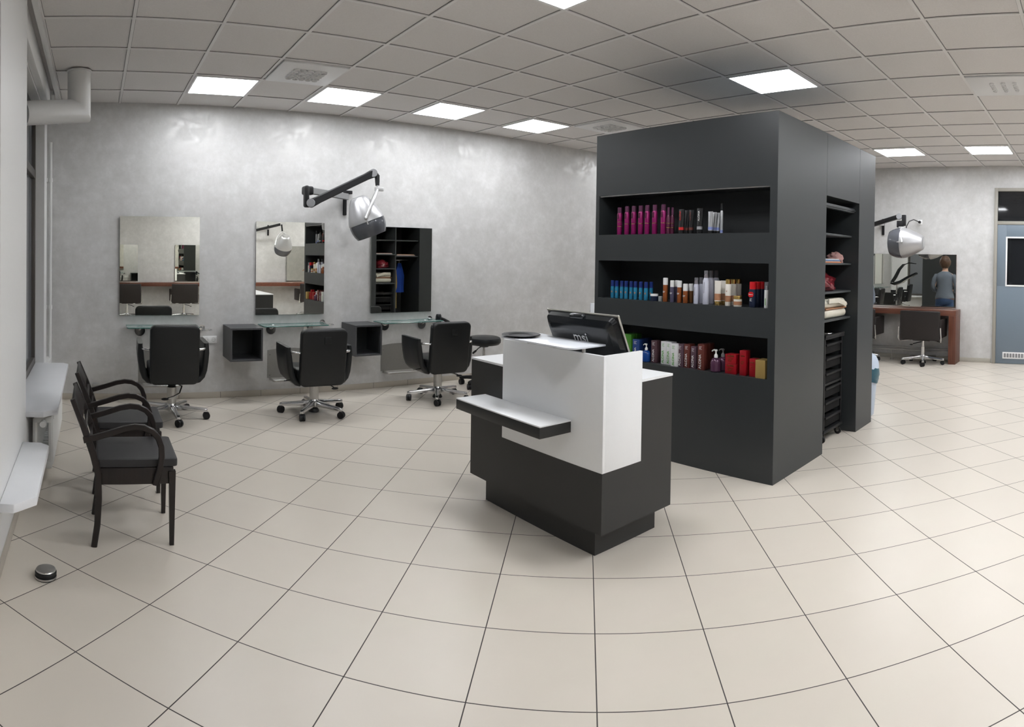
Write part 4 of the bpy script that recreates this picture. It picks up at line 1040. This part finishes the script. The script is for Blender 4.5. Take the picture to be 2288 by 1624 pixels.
# ------------------------------------------------------------------ wooden waiting armchairs
def armchair(label, loc):
    t = thing('waiting_armchair', label, 'armchair', loc, 0, 'dark wooden waiting armchairs by the window')
    hw = .225     # half width along y; chair faces +x
    # seat frame
    MB().box(-.005,.412,-hw+.006,hw-.006,.335,.425,.003).build('seat_frame', M['wenge'], t)
    sp = rounded_slab(.44, .43, .038, .02, .003).xf(Matrix.Translation((.215,.215,.447)) @ Matrix.Rotation(R_(90),4,'X'))
    for v in sp.bm.verts:
        if v.co.z > .447: v.co.z += .008*math.sin(PI*min(1,max(0,(v.co.x+.01)/.43)))
    sp.build('seat', M['pad_fabric'], t, smooth=50)
    for sg in (-1,1):
        y = sg*(hw-.012)
        # front leg, tapered
        b = bmesh.new(); r_ = []
        for z, w_ in ((0,.012),(.30,.0165),(.405,.018)):
            r_.append([b.verts.new((.405+dx*w_, y+dy*w_, z)) for dx, dy in ((-1,-1),(1,-1),(1,1),(-1,1))])
        for p, q in zip(r_, r_[1:]):
            for k in range(4): b.faces.new((p[k],p[(k+1)%4],q[(k+1)%4],q[k]))
        b.faces.new(r_[0]); b.faces.new(r_[-1]); bmesh.ops.recalc_face_normals(b, faces=b.faces)
        mb = MB(); mb._merge(b); mb.build('leg', M['wenge'], t)
        # rear leg running up into the back stile
        MB().tube([(-.015,y,0),(.002,y,.12),(.008,y,.26),(.004,y,.40),(-.022,y,.50),(-.075,y,.65),(-.135,y,.795)], [.95,1,1.05,1.1,1.1,1,.8], flat=(.018,.017), up=(1,0,0)).build('leg', M['wenge'], t)
        # bentwood arm
        ya = sg*(hw+.006)
        pts = [(-.075,.580),(-.03,.590),(.06,.615),(.14,.640),(.20,.650),(.25,.645),(.295,.625),(.325,.590),(.343,.540),(.346,.49),(.338,.43),(.322,.375),(.312,.335)]
        MB().tube([(x,ya,z) for x, z in pts], 1, flat=(.016,.013), up=(0,1,0)).build('armrest', M['wenge'], t)
    # back panel and slats
    MB().box(-.008,.008,-hw+.028,hw-.028,-.065,.065,.003).xf(Matrix.Translation((-.108,0,.735)) @ Matrix.Rotation(-math.atan2(.060,.145),4,'Y')).build('backrest', M['wenge'], t)
    for z, x in ((.535,-.034),(.618,-.063)):
        MB().box(x-.008,x+.008,-hw+.012,hw-.012,z-.02,z+.02,.002).build('slat', M['wenge'], t)
    return t
armchair('dark wooden armchair with black seat, the one nearer the camera', (.020,3.61,0))
armchair('dark wooden armchair with black seat, the one further back near the radiator', (.022,4.36,0))

# floor door stop
ds = thing('door_stop', 'round brushed metal door stop on the floor at lower left', 'door stop', (-.23,3.055,0))
MB().lathe([(0,0),(.050,0),(.053,.004),(.053,.014),(.047,.017),(.047,.020),(.053,.023),(.053,.032),(.049,.036),(0,.038)], 40).build('rubber_rings', M['rubber'], ds)
MB().lathe([(0,.038),(.048,.0375),(.050,.039),(.047,.044),(.02,.047),(0,.047)], 40).build('steel_cap', M['brushed'], ds)
MB().lathe([(.0532,.005),(.0538,.007),(.0538,.012),(.0532,.013)], 40).build('steel_band', M['brushed'], ds)

# ------------------------------------------------------------------ hood dryers on wall arms
def hood(t, c0, c1, cable=None, yoke_top=None, viewdir=None):
    """c0 = top of shell, c1 = centre of the open rim"""
    c0 = Vector(c0); c1 = Vector(c1); ax = (c1-c0); L = ax.length; ax.normalize()
    q = Vector((0,0,1)).rotation_difference(ax).to_matrix().to_4x4(); mtx = Matrix.Translation(c0) @ q
    k = L/.38
    MB().lathe([(0,.004*k),(.060*k,.0),(.078*k,.010*k),(.092*k,.035*k),(.118*k,.085*k),(.148*k,.15*k),(.166*k,.205*k),(.171*k,.238*k),(.168*k,.240*k)], 48, mtx).build('hood_shell', M['silver_plastic'], t, True, smooth=40)
    MB().lathe([(.050*k,-.001),(.052*k,-.004),(.0,-.010*k)], 32, mtx).build('shell_cap', M['alu'], t, True)
    MB().lathe([(.168*k,.241*k),(.170*k,.262*k),(.166*k,.305*k),(.155*k,.345*k),(.138*k,.38*k),(.134*k,.38*k),(.15*k,.345*k),(.16*k,.30*k),(.163*k,.262*k),(.16*k,.241*k)], 48, mtx).build('visor', M['visor'], t, True, smooth=40)
    MB().lathe([(0,.20*k),(.12*k,.22*k),(.14*k,.30*k),(.11*k,.33*k),(0,.30*k)], 32, mtx).build('inner_bowl', M['black_plastic'], t, True)
    side = ax.cross(viewdir).normalized() if viewdir is not None else ax.orthogonal().normalized()
    front = side.cross(ax).normalized()
    pv = c0+ax*(.205*k)
    for sg in (-1,1):
        p = pv+front*(.168*k*sg)
        top = Vector(yoke_top)
        mid = top.lerp(p, .45)+front*(.05*sg)+(top-pv).normalized()*.01
        y_ = MB().tube([top, top.lerp(mid,.5)+front*(.025*sg)+(top-pv).normalized()*.012, mid, mid.lerp(p,.6)+front*.006*sg, p], [.014,.017,.019,.019,.017], 12)
        y_.ball(p, .019, u=16, v=10); y_.build('yoke_arm', M['alu'], t, True)
        e = ax*.055*k
        MB().tube([p-front*sg*.012+ax*.012, p-front*sg*.012+ax*.06*k], .016, 8).build('pivot_bracket', M['alu'], t, True)
    return t
# dryer between the second and third mirror
t = thing('hood_dryer', 'silver hood dryer on a black folding arm between the middle and third mirror', 'hood dryer', (2.85,YB,2.18), 0)
MB().box(2.80,2.84,YB-.035,YB-.0005,2.04,2.315,.006).box(2.795,2.90,YB-.06,YB-.02,2.285,2.325,.006).build('wall_bracket', M['black_plastic'], t, True)
e2 = Vector((2.263,6.40,2.129)); tp = Vector((2.992,6.40,2.490)); dp = Vector((3.026,6.38,2.355))
MB().tube([(2.84,YB-.05,2.252),(2.30,6.50,2.272)], 1, flat=(.020,.036), up=(0,0,1)).build('lower_arm', M['arm_grey'], t, True)
MB().box(2.195,2.245,6.385,6.475,2.085,2.318,.022,3).box(2.20,2.315,6.45,6.545,2.225,2.318,.020,3).box(2.205,2.275,6.385,6.475,2.085,2.17,.022,3).build('elbow_joint', M['black_plastic'], t, True)
vd = Vector((.38,.92,0))
ua = MB().tube([e2, e2.lerp(tp,.12), e2.lerp(tp,.88), tp], [1.15,1.0,.95,1.15], flat=(.032,.040), up=(0,0,1))
for p in (e2, tp): ua.cyl(p-vd*.038, p+vd*.038, .046, .046, 28)
ua.build('upper_arm', M['black_plastic'], t, True)
for p in (e2, tp): MB().cyl(p-vd*.043, p-vd*.0385, .043, .046, 28).build('end_cap', M['grey_cap'], t, True)
MB().tube([tp+Vector((.02,0,.0)), tp+Vector((.044,-.01,-.03)), tp+Vector((.044,-.015,-.09)), dp+Vector((.01,0,0))], [1,1,.9,.75], flat=(.024,.024), up=(0,1,0)).build('drop_arm', M['black_plastic'], t, True)
yt = Vector((3.035,6.37,2.315))
MB().tube([dp+Vector((.01,0,.02)), yt], .013, 12).box(yt.x-.03,yt.x+.065,yt.y-.022,yt.y+.022,yt.z-.02,yt.z+.022,.004).build('swivel', M['alu'], t, True)
hood(t, (2.805,6.40,2.215), (2.965,6.36,1.795), yoke_top=yt, viewdir=Vector((.42,.90,-.05)))

def hood_right(x, y, lab, full=True):
    t = thing('hood_dryer', lab, 'hood dryer', (XR, y+.55, 2.2))
    MB().box(XR-.035,XR-.0005,y+.62,y+.66,2.06,2.33,.006).build('wall_bracket', M['black_plastic'], t, True)
    MB().tube([(XR-.04,y+.64,2.23),(x+.35,y+.86,2.235)], 1, flat=(.034,.017), up=(0,0,1)).build('lower_arm', M['alu'], t, True)
    MB().box(x+.30,x+.38,y+.82,y+.90,2.10,2.26,.012).build('elbow_joint', M['black_plastic'], t, True)
    a = Vector((x+.33,y+.84,2.14)); b_ = Vector((x+.02,y+.10,2.305))
    u = MB().tube([a,b_], 1, flat=(.040,.030), up=(0,0,1)); vd = Vector((.95,.28,0))
    for p in (a,b_): u.cyl(p-vd*.036,p+vd*.036,.046,.046,28)
    u.build('upper_arm', M['black_plastic'], t, True)
    for p in (a,b_): MB().cyl(p-vd*.040,p-vd*.0365,.043,.045,28).build('end_cap', M['grey_cap'], t, True)
    MB().box(x-.01,x+.05,y-.01,y+.05,2.16,2.33,.010).box(x-.012,x+.06,y+.03,y+.13,2.135,2.24,.010).build('drop_arm', M['black_plastic'], t, True)
    yt = Vector((x+.0,y+.045,2.13)); MB().box(yt.x-.03,yt.x+.03,yt.y-.045,yt.y+.045,yt.z-.015,yt.z+.018,.004).build('swivel', M['alu'], t, True)
    hood(t, (x,y-.305,1.905), (x,y+.215,1.895), yoke_top=yt, viewdir=Vector((.95,.28,-.03)))
    cb = MB().tube([(XR-.02,y-.0,2.275),(XR-.25,y+.04,2.30),(x+.3,y+.02,2.25),(x+.08,y+.0,2.15),(x+.02,y-.02,2.10),(x,y-.03,2.06)], .008, 8); cb.build('power_cable', M['black_plastic'], t, True)
    MB().cyl((XR-.05,y,2.275),(XR-.011,y,2.275),.022,.022,16).build('plug', M['black_plastic'], t, True)
    return t
hood_right(9.30, 2.83, 'silver hood dryer lying sideways above the mirror on the right wall')
tag(MB().box(XR-.010,XR-.0005,2.79,2.87,2.235,2.315,.003).build('wall_socket', M['socket']), 'white wall socket holding the dryer plug on the right wall', 'socket')

# ------------------------------------------------------------------ right wall station
def long_table(x0, x1, y0, y1, lab, sgn=1, axis='y'):
    t = thing('long_table', lab, 'table', ((x0+x1)/2,(y0+y1)/2,0))
    if axis == 'y':
        MB().box(x0,x1,y0,y1,.765,.852,.002).build('tabletop', M['red_wood'], t, True)
        ys = (y0, y1-.115, (y0+y1)/2)
        for yy in ys: MB().box(x0+.0,x1,yy,yy+.115,0,.764,.002).build('leg', M['red_wood_v'], t, True)
        zr, xr = .172, x0+.16
        MB().cyl((xr,y0+.116,zr),(xr,y1-.116,zr),.012,.012,12).cyl((xr+.1,y0+.116,zr+.03),(xr+.1,y1-.116,zr+.03),.009,.009,12).build('foot_rail', M['brushed'], t, True)
        for yy in (y0+1.1,y0+2.9):
            MB().cyl((xr,yy,.0),(xr,yy,zr),.009,.009,10).cyl((xr,yy,0),(xr,yy,.008),.03,.03,16).build('rail_post', M['brushed'], t, True)
    else:
        MB().box(x0,x1,y0,y1,.765,.852,.002).build('tabletop', M['red_wood'], t, True)
        for xx in (x0, (x0+x1)/2-.06, x1-.115): MB().box(xx,xx+.115,y0,y1,0,.764,.002).build('leg', M['red_wood_v'], t, True)
    return t
long_table(9.80, XR-.015, 2.115, 6.5, 'long reddish brown wooden table on the right wall')
def mirror_right(y0, y1, lab):
    t = thing('wall_mirror', lab, 'mirror', (XR,(y0+y1)/2,.86))
    MB().box(XR-.030,XR-.026,y0,y1,.858,1.742).build('mirror_glass', M['mirror'], t, True)
    MB().box(XR-.0255,XR-.0005,y0+.002,y1-.002,.858,1.740).build('backing', M['red_wood'], t, True)
mirror_right(2.195, 4.10, 'wide wall mirror above the brown table, reflecting a person')
def tub_chair(lab, loc, rotz=0):
    """broad low salon chair, backrest towards -x, faces +x"""
    t = thing('tub_chair', lab, 'chair', loc, rotz, 'broad brown-black salon chairs at the wooden tables')
    bk_ = rounded_slab(.64, .455, .050, .02, .006).xf(Matrix.Translation((-.24,0,.395)) @ Matrix.Rotation(R_(90),4,'Z'))
    for v in bk_.bm.verts: v.co.x += .035*(v.co.y/.32)**2
    bk_.build('backrest', M['brown_leather'], t, smooth=50)
    rounded_slab(.50,.50,.09,.03,.01).xf(Matrix.Translation((.03,.25,.46)) @ Matrix.Rotation(R_(90),4,'X')).build('seat', M['brown_leather'], t, smooth=50)
    for sg in (-1,1):
        MB().box(-.17,.26,sg*.30-.028,sg*.30+.028,.42,.715,.018,3).build('armrest', M['brown_leather'], t, smooth=50)
        MB().tube([(-.235,sg*.335,.60),(-.225,sg*.345,.42),(-.19,sg*.335,.375),(-.02,sg*.20,.372)], .010, 10).build('arm_bracket', M['chrome'], t)
    MB().box(-.14,.14,-.14,.14,.375,.405,.01).build('seat_plate', M['black_plastic'], t)
    MB().cyl((0,0,.12),(0,0,.27),.034,.034,22).cyl((0,0,.27),(0,0,.376),.024,.024,20).build('column', M['chrome'], t)
    lv = MB().tube([(-.03,.02,.35),(-.16,.12,.33)], .007, 8).build('lever', M['black_plastic'], t)
    MB().ball((-.19,.14,.318), .026, 1.2,1,.35, 14, 8).build('lever_pad', M['black_plastic'], lv)
    five_star(t, M['chrome'], .335, ang0=195-math.degrees(rotz)*1)
    MB().lathe([(0,.01),(.05,.01),(.055,.02),(.04,.05),(0,.06)], 18).build('foot_brake', M['black_plastic'], t)
    return t
tc0 = tub_chair('broad brown-black chair at the wooden table, fully visible right of the tower', (9.74,2.625,0))
dup(tc0, (9.76,3.70,0), None, 'broad brown-black chair at the wooden table, mostly hidden behind the tower')

# door with transom
dr = thing('door_1', 'blue-grey door', 'door'); 
for k_ in ('label','category'): del dr[k_]
struct(dr); dr.location = (XR, 1.06, 0)
fr = MB()
for y0, y1, z0, z1 in ((1.522,1.578,0,2.83),(.545,.60,0,2.83),(.60,1.522,2.775,2.83),(.60,1.522,2.24,2.295)):
    fr.box(XR-.055,XR-.0005,y0,y1,z0,z1,.004)
fr.build('door_frame', M['door_frame'], dr, True)
MB().box(XR-.045,XR-.0005,.602,1.520,.005,1.25,.002).box(XR-.045,XR-.0005,1.372,1.520,1.25,2.236,.002).box(XR-.045,XR-.0005,.602,.750,1.25,2.236,.002).box(XR-.045,XR-.0005,.750,1.372,2.03,2.236,.002).build('door_leaf', M['door_blue'], dr, True)
wf = MB()
for y0, y1, z0, z1 in ((1.355,1.380,1.245,2.045),(.745,.77,1.245,2.045),(.77,1.355,1.245,1.27),(.77,1.355,2.02,2.045)): wf.box(XR-.053,XR-.04,y0,y1,z0,z1,.002)
wf.build('window_trim', M['lamp_frame'], dr, True)
MB().box(XR-.02,XR-.01,.75,1.372,1.25,2.03).build('window_pane', M['dark_glass'], dr, True)
MB().box(XR-.02,XR-.01,.60,1.522,2.295,2.775).build('transom_pane', M['dark_glass'], dr, True)
gr = MB().box(XR-.052,XR-.045,.72,1.405,.085,.19,.002)
gr.build('vent_grille', M['lamp_frame'], dr, True)
sl_ = MB()
for k in range(14): sl_.box(XR-.0535,XR-.052,.745+k*.0465,.745+k*.0465+.034,.105,.170)
sl_.build('grille_slots', M['grey_cap'], dr, True)
hb = MB().cyl((XR-.10,.68,1.05),(XR-.045,.68,1.05),.009,.009,10).tube([(XR-.095,.68,1.05),(XR-.095,.80,1.05)], .009, 10); hb.build('door_handle', M['brushed'], dr, True)

# waste bin behind the tower end
bn = thing('waste_bin', 'pale blue swing-lid waste bin with teal liner behind the tower', 'waste bin', (6.23,2.345,0))
MB().lathe([(0,0),(.135,0),(.14,.01),(.175,.46),(.178,.47),(.172,.47),(0,.46)], 36).build('bin_body', M['bin_blue'], bn)
lb = MB(); b2 = bmesh.new(); rr = []
for z, r in ((.50,.187),(.47,.192),(.42,.193),(.385,.181),(.37,.187),(.345,.180)):
    rr.append([b2.verts.new((r*(1+.018*math.sin(7*a+z*40))*math.cos(a), r*(1+.018*math.sin(7*a+z*40))*math.sin(a), z+.012*math.sin(5*a))) for a in [2*PI*k/60 for k in range(60)]])
for p, q in zip(rr, rr[1:]):
    for k in range(60): b2.faces.new((p[k],p[(k+1)%60],q[(k+1)%60],q[k]))
bmesh.ops.recalc_face_normals(b2, faces=b2.faces); lb._merge(b2); lb.build('liner', M['bag_teal'], bn, smooth=60)
MB().lathe([(.186,.47),(.188,.50),(.18,.56),(.155,.61),(.11,.64),(.05,.652),(0,.655)], 40).build('lid', M['bin_blue'], bn)

# ------------------------------------------------------------------ seen only in mirrors: opposite wall station
long_table(.0, 7.6, YO+.015, YO+.40, 'long reddish brown table on the wall opposite the mirrors, seen in reflections', axis='x')
for a, c2, lab in ((-.3,1.08,'mirror on the opposite wall, nearest the window, seen in the first mirror'),(2.02,4.08,'wide mirror on the opposite wall, middle one, seen in reflections'),(4.95,7.0,'wide mirror on the opposite wall furthest from the window, seen in reflections')):
    t = thing('wall_mirror', lab, 'mirror', ((a+c2)/2,YO,.86))
    MB().box(a,c2,YO+.026,YO+.030,.858,1.79).build('mirror_glass', M['mirror'], t, True)
    MB().box(a+.002,c2-.002,YO+.0005,YO+.0255,.858,1.788).build('backing', M['mirror_edge'], t, True)
for k, (x, lab) in enumerate(((.78,'broad chair at the opposite table nearest the window, seen in the first mirror'),(2.15,'broad chair at the opposite table, second from the window, seen in reflections'),(5.35,'broad chair at the opposite table, furthest from the window, seen in the middle mirror'))):
    dup(tc0, (x,YO+.72,0), -PI/2, lab)
t = thing('hood_dryer', 'silver hood dryer on the opposite wall, seen in the middle mirror', 'hood dryer', (4.50,YO,2.2))
MB().box(4.42,4.46,YO+.0005,YO+.035,2.06,2.33,.006).build('wall_bracket', M['black_plastic'], t, True)
MB().tube([(4.44,YO+.04,2.23),(3.9,YO+.45,2.25)], 1, flat=(.034,.017), up=(0,0,1)).build('lower_arm', M['alu'], t, True)
MB().tube([(3.9,YO+.45,2.15),(4.55,YO+.75,2.32)], 1, flat=(.040,.030), up=(0,0,1)).build('upper_arm', M['black_plastic'], t, True)
MB().tube([(4.58,YO+.76,2.32),(4.60,YO+.76,2.15)], .02, 10).build('drop_arm', M['black_plastic'], t, True)
hood(t, (4.62,YO+1.0,2.03), (4.60,YO+.72,1.62), yoke_top=(4.60,YO+.76,2.13), viewdir=Vector((.95,.1,.2)))

# hair processor on a stand, seen in the right mirror
hp = thing('hair_processor', 'black curved hair processor on a chrome pole behind the tower, seen in the right mirror', 'hair processor', (7.86,3.93,0))
MB().cyl((0,0,.06),(0,0,1.16),.016,.016,14).build('pole', M['chrome'], hp)
MB().lathe([(.018,.82),(.05,.825),(.035,.85),(.022,.90),(.018,.96)], 20).build('collar', M['black_plastic'], hp)
MB().tube([(0,.12,1.18),(0,.02,1.17),(0,-.10,1.21),(0,-.24,1.30),(0,-.42,1.39)], [.7,1.2,1.1,.9,.7], flat=(.10,.026), up=(0,0,1)).build('lower_panel', M['black_gloss'], hp)
MB().tube([(0,.10,1.20),(0,.03,1.30),(0,-.05,1.46),(0,-.14,1.56),(0,-.26,1.60),(0,-.40,1.585)], [1.0,1.0,.9,.8,.7,.45], flat=(.085,.016), up=(0,-1,.6)).build('upper_panel', M['black_gloss'], hp)
MB().tube([(0,.02,.95),(.01,-.06,1.02),(.01,-.10,.92),(.01,-.06,.86),(.01,-.11,.82)], .006, 8).build('cable', M['black_plastic'], hp)
for k in range(5):
    a = R_(20+72*k); lgp = MB().tube([(0,0,.10),(.15*math.cos(a),.15*math.sin(a),.085),(.27*math.cos(a),.27*math.sin(a),.065)], [.02,.016,.012], 10); lgp.cyl((.27*math.cos(a)-.012,.27*math.sin(a),.026),(.27*math.cos(a)+.012,.27*math.sin(a),.026),.026,.026,16)
    lgp.build('base_leg', M['black_plastic'], hp)

# ------------------------------------------------------------------ person behind the tower (visible in the right mirror, from behind)
def skinned(verts, edges, radii, root=0, sub=2):
    me = bpy.data.meshes.new('sk'); me.from_pydata(verts, edges, []); o = bpy.data.objects.new('sk', me); C.objects.link(o)
    o.modifiers.new('s', 'SKIN'); m2 = o.modifiers.new('b', 'SUBSURF'); m2.levels = sub; m2.render_levels = sub
    for i, r in enumerate(radii):
        v = me.skin_vertices[0].data[i]; v.radius = r if isinstance(r, tuple) else (r, r); v.use_root = (i == root)
    dg = bpy.context.evaluated_depsgraph_get(); dg.update()
    out = bpy.data.meshes.new_from_object(o.evaluated_get(dg)); bpy.data.objects.remove(o)
    for p in out.polygons: p.use_smooth = True
    return out
def sk_obj(name, m, parent, *a, **k):
    me = skinned(*a, **k); me.name = name; me.materials.clear(); me.materials.append(m)
    o = bpy.data.objects.new(name, me); C.objects.link(o); o.parent = parent; return o
ps = thing('person', 'person in grey-blue sweater and jeans standing with back to the right mirror', 'person', (7.58,2.98,0), PI)   # faces -x : local +x is forward
V = []; E_ = []; Rr = []
def j(p, r, parent=None):
    V.append(p); Rr.append(r); i = len(V)-1
    if parent is not None: E_.append((parent, i))
    return i
pel = j((0,0,.93), (.10,.075)); wst = j((0,0,1.06), (.105,.08), pel); chs = j((-.01,0,1.25), (.125,.09), wst); shl = j((-.01,0,1.37), (.10,.07), chs)
nk = j((.0,0,1.45), .052, shl); hd0 = j((.015,0,1.53), (.070,.075), nk); hd1 = j((.025,0,1.62), (.082,.092), hd0); hd2 = j((.02,0,1.69), (.062,.07), hd1)
hands = []
for sg in (-1,1):
    s0 = j((-.005,sg*.165,1.35), .044, shl); el = j((-.02,sg*.235,1.10), .042, s0); wr = j((.20,sg*.17,1.02), .028, el); pm = j((.27,sg*.14,1.03), (.022,.036), wr)
    hands.append(pm)
    for k in range(4):
        y = sg*(.14-.028+.018*k); a = j((.315,y,1.03+.004*k), .0088, pm); b_ = j((.345+.003*(k in (1,2)),y,1.012), .0082, a); c_ = j((.352,y,.988), .0075, b_)
    a = j((.285,sg*.105,1.045), .0105, pm); b_ = j((.315,sg*.092,1.05), .009, a)
for sg in (-1,1):
    hp_ = j((0,sg*.095,.84), .070, pel); kn_ = j((.01,sg*.105,.48), .058, hp_); an = j((-.01,sg*.11,.09), .040, kn_); ft = j((.06,sg*.115,.045), (.038,.035), an); to = j((.14,sg*.12,.03), (.034,.022), ft)
sk_obj('body', M['skin'], ps, V, E_, Rr)
# clothing lofted around the body: rings of (centre, radius x, radius y)
def loft(rings_, seg=36, cap=True):
    b = bmesh.new(); out = []
    for k, (c, rx_, ry_, d) in enumerate(rings_):
        c = Vector(c); d = Vector(d).normalized(); u = Vector((1,0,0)) - d*d.x; u.normalize(); v = d.cross(u)
        out.append([b.verts.new(c+u*rx_*math.cos(2*PI*i/seg)*(1+.012*math.sin(9*k+3*2*PI*i/seg))+v*ry_*math.sin(2*PI*i/seg)) for i in range(seg)])
    for p, q in zip(out, out[1:]):
        for i in range(seg): b.faces.new((p[i],p[(i+1)%seg],q[(i+1)%seg],q[i]))
    if cap: b.faces.new(out[0]); b.faces.new(out[-1])
    bmesh.ops.recalc_face_normals(b, faces=b.faces); mb = MB(); mb._merge(b); return mb
UPV = (0,0,1)
sw = loft([((0,0,.885),.150,.196,UPV),((0,0,.90),.153,.200,UPV),((0,0,.96),.142,.186,UPV),((0,0,1.05),.122,.160,UPV),((0,0,1.14),.122,.160,UPV),((-.005,0,1.24),.128,.178,UPV),((-.01,0,1.32),.122,.192,UPV),((-.01,0,1.37),.108,.180,UPV),((-.01,0,1.405),.090,.135,UPV),((-.006,0,1.43),.072,.085,UPV),((-.004,0,1.438),.066,.070,UPV)])
swo = sw.build('sweater', M['sweater'], ps, smooth=80)
for sg in (-1,1):
    P_ = [Vector(p) for p in ((-.008,sg*.125,1.345),(-.008,sg*.175,1.335),(-.012,sg*.212,1.27),(-.018,sg*.236,1.18),(-.015,sg*.243,1.10),(.03,sg*.228,1.062),(.11,sg*.200,1.035),(.19,sg*.172,1.024))]
    MB().tube(P_, [.048,.062,.060,.053,.052,.049,.043,.036], 20).build('sleeve', M['sweater'], swo, smooth=80)
jn = loft([((0,0,.965),.122,.165,UPV),((0,0,.93),.138,.182,UPV),((-.01,0,.86),.150,.194,UPV),((-.012,0,.80),.142,.188,UPV),((-.008,0,.755),.11,.165,UPV)])
jno = jn.build('jeans', M['jeans'], ps, smooth=80)
for sg in (-1,1):
    MB().tube([(-.01,sg*.092,.84),(-.008,sg*.096,.76),(.0,sg*.100,.62),(.008,sg*.105,.48),(.0,sg*.108,.30),(-.008,sg*.11,.10)], [.098,.100,.088,.070,.062,.056], 24).build('trouser_leg', M['jeans'], jno, smooth=80)
MB().lathe([(.190,.858),(.1975,.858),(.1975,.884),(.190,.884)], 36, Matrix.Diagonal((.775,1,1,1)).to_4x4()).build('belt', M['belt'], ps)
b = bmesh.new(); bmesh.ops.create_icosphere(b, subdivisions=4, radius=1)
from mathutils import noise as _n
for v in b.verts:
    k = 1+.10*_n.fractal(v.co*3, 1.0, 2.0, 3)
    x, y, z = v.co*k
    x = x if x < .35 else .35+(x-.35)*.3
    v.co = Vector((x*.115-.005, y*.115, z*.135+1.625))
mb = MB(); mb._merge(b); mb.build('hair', M['hair'], ps, smooth=80)
for sg in (-1,1): MB().ball((.098,sg*.030,1.625), .011, .5,1,.7, 12, 8).build('eye', M['white_cap'], ps)
MB().ball((.112,0,1.595), .014, 1,.8,1.3, 12, 8).build('nose', M['skin'], ps)
MB().ball((.100,0,1.555), .018, .4,1.2,.35, 12, 8).build('mouth', M['red_cap'], ps)
for sg in (-1,1): MB().box(-.05,.19,sg*.12-.045,sg*.12+.045,0,.075,.03,3).build('shoe', M['brown_shoe'], ps)
